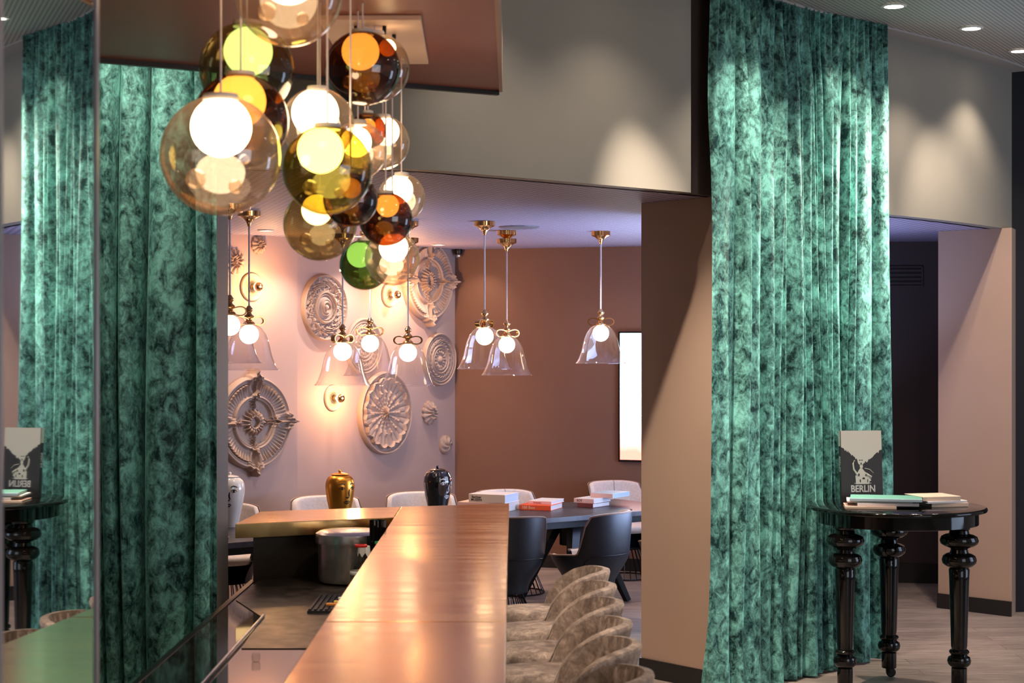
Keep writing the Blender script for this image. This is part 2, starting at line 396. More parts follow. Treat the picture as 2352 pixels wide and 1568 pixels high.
# dropped soffit above the bar
DZ = 1.25; ZD = EYE+DZ
far = [(PX(180, F*DZ/657), F*DZ/657), (PX(243, F*DZ/651), F*DZ/651), (PX(1147, F*DZ/576), F*DZ/576)]
xr = far[-1][0]
sof = empty('dropped_soffit', (0, 0, 0), 0); sof['kind'] = 'structure'; sof.name = 'ceiling_dropped'
MB().prism([(far[0][0]-.4, far[0][1]-.25), far[1], far[2], (xr+.01, 3.0), (-2.6, 3.0)], ZD, ZD+.25).build('soffit_panel', 'canopy_purple', sof, False)
e = [(far[0][0]-.4, far[0][1]-.25), far[1], far[2]]
strip('soffit_edge', e, .03, ZD-.022, ZD+.24, 'black_edge', False).parent = sof
MB().box(xr-.001, xr+.016, 3.0, far[2][1]+.01, ZD-.006, ZD+.25).build('soffit_side_trim', 'plaster_column', sof, False)

# ================================================================ MIRROR PILLAR
ang = math.radians(4); nx, ny, cc = math.cos(ang), -math.sin(ang), -1.249
def mirror_pt(k):
    Y = cc/(k*nx+ny); return Vector((k*Y, Y, 0))
m0, m1 = mirror_pt(-.2925), mirror_pt(-.2395)
md = (m1-m0); ml = md.length; mdn = md.normalized(); ma = math.atan2(mdn.y, mdn.x)
pil = empty('mirrored_pillar', m0, ma, 'tall narrow mirror-clad panel at the left reflecting the green curtain', 'mirror', 'mirror panels beside the bar')
MB().box(0, ml, .006, .25, 0, ZC-.01).build('pillar_core', 'black_edge', pil, False)
MB().box(0, ml, .0, .006, 0, ZC-.01).build('mirror_pane', 'mirror', pil, False)
MB().box(ml, ml+.02, -.004, .25, 0, ZC-.01).build('edge_strip', 'pink_frame', pil, False)
pil2 = copy_tree(pil); pil2.location = m0-mdn*(ml+.028)
tag(pil2, 'second mirror panel, nearest the camera at the very left edge')

# ================================================================ CURTAINS
def curtain(name, path, z0, z1, label, seed, amp=.075, per=.17, stretch=None, flat_first=0.0):
    rnd = random.Random(seed)
    P0 = [Vector((p[0], p[1])) for p in path]
    seglen = [0]
    for a, c in zip(P0, P0[1:]): seglen.append(seglen[-1]+(c-a).length)
    Ltot = seglen[-1]
    def at(s):
        s = max(0, min(Ltot, s))
        for i in range(len(P0)-1):
            if s <= seglen[i+1] or i == len(P0)-2:
                t = (s-seglen[i])/(seglen[i+1]-seglen[i]); p = P0[i].lerp(P0[i+1], t); d = (P0[i+1]-P0[i]).normalized(); return p, d
    # fold list of (start, width, depth, lean)
    folds = []; s = 0.0
    if flat_first: folds.append((0, flat_first, .05, .8)); s = flat_first
    while s < Ltot:
        w = per*rnd.choice([.3, .4, .5, .55, .8, 1.0, 1.35]); folds.append((s, w, amp*rnd.uniform(.55, 1.0)*min(1, w/per+.45), rnd.uniform(.2, .85))); s += w
    ph = [rnd.uniform(0, 6) for _ in folds]
    gap = [rnd.choice([0, 0, .05, .10, .11]) for _ in folds]
    nU, nV = int(Ltot*620), 44
    def prof(s, v):
        # v: 0 bottom .. 1 top ; folds drift and tighten upwards
        sh = .03*math.sin(1.3*s*3+2.2*v)*(1-v)+.02*math.sin(9*s+4*v)
        q = s+sh
        for k, (st, w, d, ln) in enumerate(folds):
            if q < st+w or k == len(folds)-1:
                t = max(0, min(1, (q-st)/w)); break
        # rounded front, sharp deep valley
        h = math.sin(PI*min(1, t/ln)*.5) if t < ln else math.cos(PI*.5*(t-ln)/(1-ln))**.8
        dd = d*(1-.25*v)*(1+.25*math.sin(3*v*2+ph[k]))
        h2 = h**.8 if h > 0 else 0
        top = sst(.86, 1, v)
        pleat = .018*math.sin(q*2*PI/.055)
        dg = min(q-st, st+w-q)
        deep = -gap[k]*math.exp(-(max(0, q-st)/.011)**2)*(1-.7*top)*(.8+.2*math.sin(5*v+ph[k]))
        return deep+(h2-.45)*dd*(1-.75*top)+pleat*top+.006*math.sin(q*60+3*v)*(1-v)
    mb = MB()
    def fn(u, v):
        s = u*Ltot; p, d = at(s); h = prof(s, v); n = Vector((d.y, -d.x))
        z = lerp(z0, z1, v); fl = (1-v)*.02*math.sin(s*7)
        # fuller towards the bottom
        wid = 1+(stretch or 0)*(1-v)*(-1 if u < .5 else .35)*abs(u-.5)*2
        pp = p+n*(h+fl)
        if stretch: pp = pp+d*(-(stretch)*(1-v)*(1-u)*.5)
        return (pp.x, pp.y, z)
    mb.grid(fn, nU, nV)
    t = empty(name, (path[0][0], path[0][1], 0), 0, label, 'curtain')
    def loc(mbb):
        mbb.v = [(a-path[0][0], b_-path[0][1], c) for a, b_, c in mbb.v]; return mbb
    loc(mb).build('curtain_cloth', 'velvet', t, True, angle=80)
    hb = MB(); H = .2
    def fh(u, v):
        vv = v*H/(z1-z0); x, y, z = fn(u, vv); s = u*Ltot; p, d = at(s); n = Vector((d.y, -d.x))
        k = .007*(1 if v < .97 else .3); return (x+n.x*k, y+n.y*k, z)
    hb.grid(fh, nU, 5); loc(hb).build('hem', 'velvet', t, True, angle=80)
    return t
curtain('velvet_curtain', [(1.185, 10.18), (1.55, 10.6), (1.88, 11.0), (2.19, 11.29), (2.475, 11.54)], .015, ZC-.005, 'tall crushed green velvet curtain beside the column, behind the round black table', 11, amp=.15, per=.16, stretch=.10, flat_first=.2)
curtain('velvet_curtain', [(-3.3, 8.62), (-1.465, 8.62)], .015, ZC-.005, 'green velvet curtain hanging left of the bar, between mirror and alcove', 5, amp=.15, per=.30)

# ================================================================ BAR
bar = empty('bar_counter', (0, 5.0, 0), 0, 'L-shaped brass-topped bar counter running away from the viewer', 'bar')
ZB = 1.10
def rel(pts, o=(0, 5.0)): return [(p[0]-o[0], p[1]-o[1]) for p in pts]
C1 = (-.02, 2.8); C2 = (-.018, 10.78); C3 = (-1.48, 10.26); C4 = (-1.518, 9.55); C5 = (-.671, 9.90); C6 = (-.671, 2.8)
def ydiv(y): return y
seams = [2.8, 4.6, 6.22, 8.45, 9.90]
for i in range(4):
    a, c = seams[i], seams[i+1]-.002
    if i < 3: pts = [(-.02, a), (-.02, c), (-.671, c), (-.671, a)]
    else: pts = [(-.02, a), (-.018, 10.78), (-.671, 10.547), (-.671, a)]
    MB().prism(rel(pts), ZB-.08, ZB-(.001 if i % 2 else 0)).build('brass_panel', 'brass_top', bar, False, bevel=.003)
MB().prism(rel([(-.673, 9.899), (-.673, 10.546), C3, C4]), ZB-.08, ZB).build('brass_panel', 'brass_top', bar, False, bevel=.003)
MB().prism(rel([(-.16, 2.8), (-.16, 10.6), (-.60, 10.45), (-.60, 2.8)]), 0, ZB-.08).build('bar_body', 'bar_body', bar, False)
MB().prism(rel([(-.60, 10.02), (-.60, 10.45), (-1.43, 10.14), (-1.44, 9.69)]), 0, ZB-.08).build('bar_body', 'bar_body', bar, False)
MB().tube([(-.06+.0, 2.8-5, .22), (-.06, 10.4-5, .22)], .02, 12).build('foot_rail', 'brass', bar)
# work surface
wt = empty('work_counter', (-1.04, 7.4, 0), 0, 'low dark glossy work counter behind the brass bar', 'counter')
ZW = .776
MB().prism([(x+1.04, y-7.4) for x, y in [(-.603, 5.0), (-.603, 10.0), (-1.448, 9.67), (-1.485, 5.0)]], ZW-.04, ZW).build('countertop', 'counter', wt, False, bevel=.003)
MB().prism([(x+1.04, y-7.4) for x, y in [(-.603, 7.5), (-.603, 9.98), (-1.40, 9.68), (-1.41, 8.9), (-1.2, 8.35), (-1.165, 7.5)]], ZW-.001, ZW+.004).build('sink_deck', 'sink_mat', wt, False)
MB().prism([(x+1.04, y-7.4) for x, y in [(-.62, 5.0), (-.62, 9.95), (-1.40, 9.6), (-1.44, 5.0)]], 0, ZW-.04).build('cabinet', 'bar_body', wt, False)
MB().tube([(-1.19+1.04, 8.35-7.4, ZW+.012), (-1.19+1.04, 5.0-7.4, ZW+.012)], .007, 10).build('edge_rail', 'steel', wt)
MB().prism([(x+1.04, y-7.4) for x, y in [(-1.42, 9.62), (-1.448, 9.67), (-1.485, 5.0), (-1.462, 5.0)]], ZW, ZW+.004).build('edge_lip', 'black_metal', wt, False)

# stock pot
pb = Vector((-.885, 9.55, ZW+.004))
pot = empty('stock_pot', pb, 0, 'large dented aluminium pot with a lid at the far end of the work counter', 'pot')
R = .178
MB().lathe([(.001, .0), (R-.03, .0), (R-.008, .012), (R, .04), (R, .262), (R+.001, .27)], 48).build('pot_body', 'steel', pot)
MB().lathe([(R+.002, .225), (R+.014, .222), (R+.016, .235), (R+.012, .272), (R-.01, .284), (R-.06, .288), (.06, .292), (.001, .293)], 48).build('lid', 'steel', pot)
# rubber mat
mt_ = empty('bar_mat', (-.86, 8.73, ZW+.004), 0, 'black ribbed rubber bar mat in front of the pot', 'mat')
mb = MB().box(-.135, .16, -.27, .25, 0, .012)
for k in range(11): mb.box(-.13+k*.027, -.118+k*.027, -.265, .245, .012, .02)
mb.build('ribbed_mat', 'rubber', mt_, False)
for k, (c, lab, y0, x0) in enumerate([('packet_orange', 'orange sugar stick lying nearest on the ribbed rubber mat', -.16, .0), ('packet_yellow', 'yellow sugar stick lying on the ribbed rubber mat', -.08, .03), ('packet_white', 'white sugar stick lying behind the yellow one on the mat', .04, .04), ('milk_white', 'small white cube lying at the back of the rubber mat', .16, .03)]):
    w = .055 if k < 3 else .014
    o = MB().box(-w, w, -.012, .012, 0, .014).build('sugar_stick' if k < 3 else 'sugar_cube', c, None, False, bevel=.004)
    o.location = (-.86+x0, 8.73+y0, ZW+.024); o.rotation_euler = (0, 0, .05*k-.05); tag(o, lab, 'sugar', 'sugar on the bar mat' if k < 3 else None)
# bottle with red ring
def bottle(x, y, lab, capm, name, s=1.0):
    b_ = empty(name, (x, y, ZW+.004), 0, lab, 'bottle')
    MB().lathe([(.001, .0), (.05*s, .0), (.056*s, .01), (.056*s, .11), (.052*s, .135), (.032*s, .18), (.024*s, .215), (.024*s, .24), (.028*s, .245)], 32).build('glass_body', 'g_bottle', b_)
    MB().lathe([(.024*s, .243), (.032*s, .243), (.034*s, .249), (.032*s, .256), (.024*s, .257), (.024*s, .243)], 32).build('rim', capm, b_)
    MB().lathe([(.0575*s, .1), (.0585*s, .102), (.0585*s, .118), (.0575*s, .12)], 32).build('band', 'milk_white', b_)
    return b_
bottle(PX(829, 9.13), 9.13, 'clear glass milk bottle with a red rim, in front of the pot', 'cap_red', 'glass_bottle')
bottle(-.705, 9.27, 'clear glass bottle with a green rim, right of the pot', 'cap_green', 'glass_bottle', .8)
# straw holder
sh = empty('straw_holder', (-.722, 9.37, ZW+.004), 0, 'black fluted straw holder standing between the pot and the brass bar', 'holder')
mb = MB()
def flut(u, v):
    a = 2*PI*u; r = .038+.004*math.cos(12*a)+.003*v; return (r*math.cos(a), r*math.sin(a), v*.36)
mb.grid(flut, 72, 6, True).build('fluted_cup', 'black_lacquer', sh)
mb = MB()
for k in range(9):
    a = k*2.4; r = .008*math.sqrt(k); mb.tube([(r*math.cos(a), r*math.sin(a), .02), (1.6*r*math.cos(a), 1.6*r*math.sin(a), .355+.02*random.random())], .0035, 6)
mb.build('straws', 'rubber', sh)
# small plastic jug top
jg = empty('squeeze_jar', (-.785, 9.245, ZW+.004), 0, 'small jar with a white scalloped lid behind the red-rimmed bottle', 'jar')
MB().lathe([(.001, 0), (.03, 0), (.032, .01), (.032, .19), (.028, .2)], 24).build('jar_body', 'g_bottle', jg)
mb = MB()
def scal(u, v):
    a = 2*PI*u; z = .2+.035*v-(1-v)*.02*(.5+.5*math.cos(7*a)); r = .036*(1-.15*v); return (r*math.cos(a), r*math.sin(a), z)
mb.grid(scal, 70, 5, True).lathe([(.0306, .235), (.001, .238)], 24).build('jar_lid', 'milk_white', jg)
gb = MB().lathe([(.001, 0), (.022, 0), (.028, .01), (.03, .04), (.026, .06)], 24).build('drinking_glass', 'g_bottle')
gb.scale = (.6, .6, .6); gb.location = (PX(588, 7.2), 7.2, ZW); tag(gb, 'small clear glass standing on the near part of the work counter', 'glass')

# ================================================================ BAR STOOLS
def shell_fn(rim, r_bot, r_mid, r_top, z0, zm, zt, phm):
    def rad(z): 
        if z < zm: return lerp(r_bot, r_mid, sst(0, 1, (z-z0)/(zm-z0)))
        return lerp(r_mid, r_top, (z-zm)/(zt-zm))
    return rad
def make_stool():
    t = empty('bar_stool', (0, 0, 0), 0, 'x', 'stool', 'taupe velvet stools along the bar')
    # seat cushion
    mb = MB()
    pr = [(.001, .635), (.15, .635), (.19, .65), (.208, .68), (.206, .72), (.18, .742), (.12, .75), (.001, .752)]
    mb.lathe(pr, 40); mb.v = [(v[0]*1.22-.065, v[1]*.98, v[2]+.012*max(0, -v[0])/.2*0) for v in mb.v]
    mb.build('seat', 'taupe_velvet', t, angle=60)
    RZ = [(-.3, .70), (-.047, .72), (-.01, .80), (.03, .845), (.068, .878), (.137, .918), (.206, .94), (.293, .948), (.5, .95)]
    def rimz(ph):  # ph in deg from the back direction
        x = .29*math.cos(math.radians(ph))*1.05-.02
        for (x0, z0_), (x1, z1_) in zip(RZ, RZ[1:]):
            if x0 <= x <= x1: return lerp(z0_, z1_, (x-x0)/(x1-x0))
        return .7
    PM = 118
    def shell(off, zlow, flare):
        def fn(u, v):
            ph = math.radians(lerp(-PM, PM, u)); rz = rimz(math.degrees(ph)); z = lerp(zlow, rz, v)
            k = (z-.66)/.31
            r = .195+off+flare*max(0, min(1.0, k))**.9*(.72+.28*math.cos(ph))
            return (r*math.cos(ph)*1.05-.02, r*math.sin(ph)*.98, z)
        return fn
    o_, i_ = shell(.030, .63, .085), shell(.0, .68, .075)
    mb = MB(); n, m = 64, 12
    mb.grid(o_, n, m); nb = len(mb.v); mb.grid(i_, n, m)
    for i in range(n-1):
        a, c = i*m+m-1, (i+1)*m+m-1; mb.f.append((a, c, nb+c, nb+a))
        a, c = i*m, (i+1)*m; mb.f.append((a, nb+a, nb+c, c))
    for i in (0, n-1):
        for j in range(m-1): mb.f.append((i*m+j, i*m+j+1, nb+i*m+j+1, nb+i*m+j))
    bk = mb.build('backrest', 'taupe_velvet', t, angle=70)
    s_ = bk.modifiers.new('sub', 'SUBSURF'); s_.levels = 1; s_.render_levels = 1
    # pleats on the inside of the back
    pl = MB()
    for k in range(-4, 5):
        u = .5+k*.045; pts = [Vector(i_(u+.012*(vv-.5), vv)) for vv in (.55, .68, .8, .9, .97)]
        pl.tube([p+Vector((-.004, 0, 0)) for p in pts], [.002, .007, .009, .007, .002], 6)
    pl.build('pleats', 'taupe_velvet', t)
    for sx in (-1, 1):
        for sy in (-1, 1): MB().tube([(sx*.12, sy*.12, .64), (sx*.2, sy*.2, 0)], [.014, .009], 10).build('leg', 'black_metal', t)
    q = [(.165*math.cos(a*PI/12)*1.07, .165*math.sin(a*PI/12)*1.07, .27) for a in range(24)]
    MB().tube(q, .009, 8, True).build('foot_ring', 'brass', t)
    return t
st = make_stool()
ys = [8.86, 8.30, 7.76, 7.21, 6.70, 6.10, 5.5]
nm = ['farthest of the taupe velvet stools along the bar, nearest the dining table', 'second farthest taupe velvet stool along the bar', 'third farthest taupe velvet stool along the bar', 'fourth farthest taupe velvet stool along the bar, middle of the row', 'second nearest visible taupe velvet stool along the bar, beside the column foot', 'nearest taupe velvet stool, cut off by the bottom edge of the photo', 'taupe velvet stool below the frame, nearest the camera']
for i in range(6):
    o = st if i == 0 else copy_tree(st)
    o.location = (.205, ys[i]+.0, 0); o.rotation_euler = (0, 0, 0); o['label'] = nm[i]

# ================================================================ DINING TABLE + CHAIRS (alcove)
td = Vector((1, .75, 0)).normalized(); ta = math.atan2(td.y, td.x)
def tline(X, off=0.0): return 13.2+.75*X+off
tc = Vector((-.25, 13.2+.75*-.25, 0)); tn = Vector((-td.y, td.x, 0))
table = empty('dining_table', (tc.x, tc.y, 0), ta, 'long black dining table covered with books and vases in the alcove', 'table')
MB().box(-3.15, 2.15, 0, .95, .70, .74).build('tabletop', 'table_top', table, False, bevel=.004)
MB().box(-3.05, 2.05, .1, .85, .64, .70).build('apron', 'black_metal', table, False)
for x in (-2.2, -.2, 1.3):
    mb = MB().prism([(-.22, .03), (.22, .03), (.3, 0), (-.3, 0)], .25, .7, Matrix.Translation((x, .475, 0)))
    lg = MB()
    for sx in (-1, 1):
        for sy in (-1, 1): lg.tube([(x+sx*.08, .475+sy*.10, .66), (x+sx*.30, .475+sy*.32, .0)], [.06, .03], 4)
    lg.tube([(x, .475, .45), (x, .475, .66)], .12, 16)
    lg.build('pedestal', 'black_metal', table, False)
def make_chair():
    t = empty('dining_chair', (0, 0, 0), 0, 'x', 'chair')
    PM = 150
    def rimz(a):
        a = abs(a); return lerp(.535, .84, 1-sst(62, 84, a))-.02*sst(84, 150, a)-.022*(a/62)**4*(a < 70)
    def rad(z, ph):
        k = (z-.28)/.56; r = .17+.115*sst(0, .45, k)+.045*max(0, k-.4)
        return r
    def sh(off, zl):
        def fn(u, v):
            d = lerp(-PM, PM, u); ph = math.radians(d); z = lerp(zl, rimz(d), v**.9); r = rad(z, ph)+off
            return (r*math.sin(ph)*1.0, -r*math.cos(ph)*.98+.0, z)
        return fn
    n, m = 80, 14
    out, inn = sh(.016, .27), sh(-.002, .44)
    MB().grid(out, n, m).lathe([(.19, .272), (.10, .262), (.001, .26)], 40).build('outer_shell', 'dark_leather', t, angle=60)
    def pad(u, v):
        d = lerp(-PM, PM, u); ph = math.radians(d); rz_ = rimz(d); zl = .44
        if v < .62: q = v/.62; off = -.034*sst(0, .15, q); z = lerp(zl, rz_-.012, q)
        else: a = (v-.62)/.38*PI; off = -.013-.021*math.cos(a); z = rz_-.012+.016*math.sin(a)
        r = rad(min(z, rz_), ph)+off; return (r*math.sin(ph), -r*math.cos(ph)*.98, z)
    pb_ = MB().grid(pad, n, 20)
    pb_.build('inner_backrest', 'cream_fabric', t, angle=80)
    sm = MB()
    for uu in (.44,): sm.tube([Vector(pad(uu, vv))+Vector((0, .001, 0)) for vv in (.1, .25, .4, .55, .62, .7, .8)], .0028, 5)
    sm.build('pad_seams', 'tan_piping', t)
    MB().lathe([(.001, .40), (.20, .41), (.232, .44), (.235, .462), (.215, .478), (.001, .482)], 40).build('seat_cushion', 'cream_fabric', t, angle=60)
    pts = [Vector(out(i/(n-1), 1)) for i in range(n)]
    MB().tube(pts, .006, 8).build('piping', 'tan_piping' , t)
    mb = MB()
    for k in range(28):
        a = 2*PI*k/28; mb.tube([(.14*math.cos(a), .14*math.sin(a), .27), (.25*math.cos(a), .25*math.sin(a), .012)], .004, 5)
    mb.tube([(.25*math.cos(a*PI/20), .25*math.sin(a*PI/20), .01) for a in range(40)], .007, 6, True)
    mb.tube([(.14*math.cos(a*PI/20), .14*math.sin(a*PI/20), .268) for a in range(40)], .008, 6, True)
    mb.build('wire_base', 'black_metal', t)
    # seam on the back of the shell
    mb = MB(); 
    mb.tube([Vector(out(i/79, .42))*1.0 for i in range(8, 72)], .004, 5)
    mb.build('shell_seam', 'black_metal', t)
    return t
ch = make_chair()
# backs seen (dark) on the near side ; front faces local +Y
spots = [(-.07, 12.75, 12, 'dark-backed dining chair just right of the bar end, near side of the table', 'near'),
         (.58, 13.02, 62, 'dark-backed dining chair turned left, in front of the right-hand books', 'near'),
         (1.30, 13.75, 30, 'dark-backed dining chair mostly hidden behind the column', 'near'),
         (-2.15, 11.2, 60, 'dark dining chair at the table seen between the left pillar and the brass bar', 'near'),
         (-1.45, 13.95, 205, 'cream dining chair behind the gold vase, far side of the table', 'far'),
         (-.72, 14.30, 195, 'cream dining chair behind the black vase, far side of the table', 'far'),
         (.02, 14.55, 215, 'cream dining chair behind the thick beige book, far side of the table', 'far'),
         (-2.17, 13.28, 205, 'cream dining chair behind the white vase by the left pillar', 'far'),
         (1.0, 15.5, 215, 'cream dining chair at the right end of the table beside the column', 'far')]
for i, (x, y, a, lab, g) in enumerate(spots):
    o = ch if i == 0 else copy_tree(ch)
    o.location = (x, y, 0); o.rotation_euler = (0, 0, math.radians(a)); o['label'] = lab
    o['group'] = 'dark chairs on the near side of the dining table' if g == 'near' else 'cream chairs on the far side of the dining table'

# ================================================================ VASES
VP = [(.001, .0), (.062, .0), (.064, .006), (.068, .04), (.080, .10), (.096, .17), (.107, .24), (.110, .28), (.105, .32), (.088, .352), (.062, .368), (.036, .374), (.001, .376)]
def vr(z):
    for (r0, z0), (r1, z1) in zip(VP[1:], VP[2:]):
        if z0 <= z <= z1: return lerp(r0, r1, (z-z0)/(z1-z0+1e-9))
    return .1
def vase(x, y, face_deg, m, pm, lab, ribs=False):
    t = empty('vase', (x, y, .741), 0, lab, 'vase', 'lidded head-shaped vases on the dining table')
    body = MB()
    if ribs:
        pr = [(.001, 0), (.062, 0)]
        for k in range(80):
            z = .004+k*.0045
            if z > .372: break
            pr.append((vr(z)+.0012*(k % 2), z))
        pr += [(.036, .374), (.001, .376)]; body.lathe(pr, 48)
    else: 
        fine = [VP[0], VP[1]]+[(vr(.006+k*.0092), .006+k*.0092) for k in range(40)]+[(.036, .374), (.001, .376)]
        # smooth the profile
        for _ in range(3):
            fine = fine[:2]+[((fine[i-1][0]+2*fine[i][0]+fine[i+1][0])/4, fine[i][1]) for i in range(2, len(fine)-1)]+fine[-1:]
        body.lathe(fine, 56)
    body.build('vase_body', m, t, angle=50)
    MB().lathe([(.066, .3655), (.067, .369), (.05, .376), (.02, .381), (.001, .382)], 40).build('lid', m, t)
    MB().sphere((0, 0, .391), .012, 16, 10).build('lid_knob', m, t)
    fc = MB(); a0 = math.radians(face_deg)-PI/2
    def S(a, z, k=.0022):   # a in metres sideways on the surface
        r = vr(z)+k; th = a0+a/.1; return Vector((r*math.cos(th), r*math.sin(th), z))
    def stroke(pts, ws):
        n = 14; out = []
        import bisect
        for i in range(n+1):
            t_ = i/n*(len(pts)-1); j = min(int(t_), len(pts)-2); f = t_-j
            p0 = pts[max(j-1, 0)]; p1 = pts[j]; p2 = pts[j+1]; p3 = pts[min(j+2, len(pts)-1)]
            out.append(cat(p0, p1, p2, p3, f))
        vs = []
        for i, p in enumerate(out):
            q = out[min(i+1, n)]; p_ = out[max(i-1, 0)]; d = Vector((q[0]-p_[0], q[1]-p_[1])).normalized()
            t_ = i/n; w = (lerp(ws[0], ws[1], min(1, t_*2)) if t_ < .5 else lerp(ws[1], ws[2], (t_-.5)*2))*1.35
            vs.append(S(p[0]-d.y*w, p[1]+d.x*w)); vs.append(S(p[0], p[1])); vs.append(S(p[0]+d.y*w, p[1]-d.x*w))
        fs = [];
        for i in range(n):
            for k in (0, 1): fs.append((3*i+k, 3*i+k+1, 3*i+4+k, 3*i+3+k))
        fc.add(vs, fs)
    for sd in (-1, 1):
        e_ = sd*.042
        stroke([(e_-sd*.02, .298), (e_, .305), (e_+sd*.028, .296)], (.003, .0035, .001))
        stroke([(e_-.021, .268), (e_, .280), (e_+.022, .268)], (.001, .0025, .001))
        stroke([(e_-.020, .267), (e_, .259), (e_+.02, .268)], (.0005, .0012, .0005))
        stroke([(e_-.006, .270), (e_, .270), (e_+.006, .270)], (.005, .0075, .005))
    stroke([(.014, .262), (.010, .235), (.017, .208)], (.0015, .004, .003))
    stroke([(-.012, .205), (0, .199), (.014, .205)], (.003, .005, .003))
    stroke([(-.028, .168), (-.01, .174), (0, .171), (.01, .174), (.028, .168)], (.001, .005, .001))
    stroke([(-.024, .165), (0, .156), (.024, .165)], (.001, .005, .001))
    fc.build('painted_face', pm, t, False)
    return t
vase(-2.07, 12.78, 0, 'white_glaze', 'paint_black', 'white lidded vase with a painted face, at the left end of the table')
vase(PX(781, 13.0), 13.0, 38, 'gold_glaze', 'paint_brown', 'gold lidded vase with a painted face, on the table behind the bar')
vase(PX(1005, 13.45), 13.45, 50, 'black_glaze', 'paint_pale', 'ribbed black lidded vase with a pale painted face, right of the gold one', True)

# ================================================================ BOOKS
def book(name, loc, rz, w, d, t, cov, pages, lab, grp=None, spine=None, title=None, tcol='ink_black', tsize=.03, tilt=None):
    """lies flat: spine along local x on the -y side, width w, depth d, thickness t"""
    o = empty(name, loc, rz, lab, 'book', grp)
    if tilt: o.rotation_euler = tilt
    c = MB().box(-w/2, w/2, 0, d, 0, .003).box(-w/2, w/2, 0, d, t-.003, t); c.build('cover', cov, o, False, bevel=.0012)
    MB().box(-w/2, w/2, -.004, .003, 0, t).build('spine', spine or cov, o, False, bevel=.002)
    MB().box(-w/2+.004, w/2-.004, .003, d-.004, .003, t-.003).build('pages', pages, o, False)
    if title:
        for k, (s, x, z, sz) in enumerate(title): text('lettering', s, sz, tcol, o, (x, -.0046, z), (PI/2, 0, 0), bold=.0004)
    return o
ZT = .741
def tb(px, py, z=ZT):
    Y = (EYE-z)*F/(py-CY); return (PX(px, Y), Y, z)
g1 = 'art books on the dining table'
# left pile
p = tb(1085, 1184); r1 = math.radians(-22)
book('hardcover_book', (-.25, 13.92, ZT), r1, .40, .34, .072, 'cover_cream', 'paper', 'beige hardcover at the bottom of the left pile, just behind the bar end', g1, spine='cover_pink')
book('hardcover_book', (-.20, 13.90, ZT+.072), math.radians(-24), .32, .27, .068, 'cover_white', 'paper_blue', 'thick beige hardcover on top of the left pile with black spine lettering', g1, spine='cover_cream',
     title=[('Berliner', -.09, .043, .026), ('MUSEEN', -.09, .021, .026)])
# middle pile
book('hardcover_book', (.185, 14.02, ZT), math.radians(-20), .27, .30, .042, 'cover_orange', 'paper', 'bright orange hardcover lying under a pale book in the middle pile', g1, title=[('100 Best', -.055, .021, .032)], tcol='ink_orange')
book('hardcover_book', (.225, 14.09, ZT+.042), math.radians(-22), .20, .30, .026, 'cover_white', 'paper', 'pale thin book on top of the bright orange one', g1, spine='cover_pink', title=[('Dresden', -.02, .013, .02)], tcol='ink_rust')
# right pile
book('hardcover_book', (.60, 14.26, ZT), math.radians(-35), .15, .26, .035, 'cover_red', 'paper', 'dark red book at the bottom of the right pile', g1)
book('hardcover_book', (.59, 14.28, ZT+.035), math.radians(-33), .19, .28, .036, 'cover_white', 'paper', 'white book with red spine lettering in the middle of the right pile', g1, spine='cover_pink', title=[('ROT', -.04, .018, .026)], tcol='cover_red')
book('hardcover_book', (.74, 14.36, ZT+.071), math.radians(-32), .21, .30, .036, 'cover_sky', 'paper_blue', 'pink-spined book with a blue cover on top of the right pile', g1, spine='cover_pink')

# ================================================================ TV SCREEN
q0 = on_wall(1425, 784, W2b, W3b); wd = Vector((W3b[0]-W2b[0], W3b[1]-W2b[1], 0)).normalized()
tvw = .95; q = on_wall(1424, 784, W2b, W3b, .0); zt = EYE+19/F*q.y; zb = EYE-270/F*q.y
tv = empty('wall_screen', (q.x, q.y, 0), math.atan2(wd.y, wd.x), 'bright lit portrait screen on the brown back wall next to the column', 'screen')
MB().box(0, tvw, -.06, -.005, zb-.02, zt+.015).build('bezel', 'black_metal', tv, False)
def screen_mat():
    m = bpy.data.materials.new('lit_screen'); m.use_nodes = True; nt = m.node_tree; nt.nodes.remove(nt.nodes['Principled BSDF'])
    e = N(m, 'ShaderNodeEmission'); e.inputs['Strength'].default_value = 5
    tc_ = N(m, 'ShaderNodeTexCoord'); sp = N(m, 'ShaderNodeSeparateXYZ'); L(m, tc_.outputs['Generated'], sp.inputs[0])
    nz = N(m, 'ShaderNodeTexNoise'); nz.inputs['Scale'].default_value = 4; L(m, tc_.outputs['Generated'], nz.inputs['Vector'])
    a = N(m, 'ShaderNodeMath', operation='MULTIPLY_ADD'); L(m, nz.outputs['Fac'], a.inputs[0]); a.inputs[1].default_value = .12; L(m, sp.outputs['Z'], a.inputs[2])
    L(m, ramp(m, a.outputs[0], [(.12, (.75, .16, .12)), (.22, (.85, .35, .3)), (.27, (1, .8, .8)), (.5, (.95, .95, 1)), (.9, (.75, .88, 1))]), e.inputs['Color'])
    L(m, e.outputs[0], nt.nodes['Material Output'].inputs['Surface']); return m
M['screen'] = screen_mat()
MB().box(.018, tvw-.018, -.064, -.06, zb, zt).build('display', 'screen', tv, False)

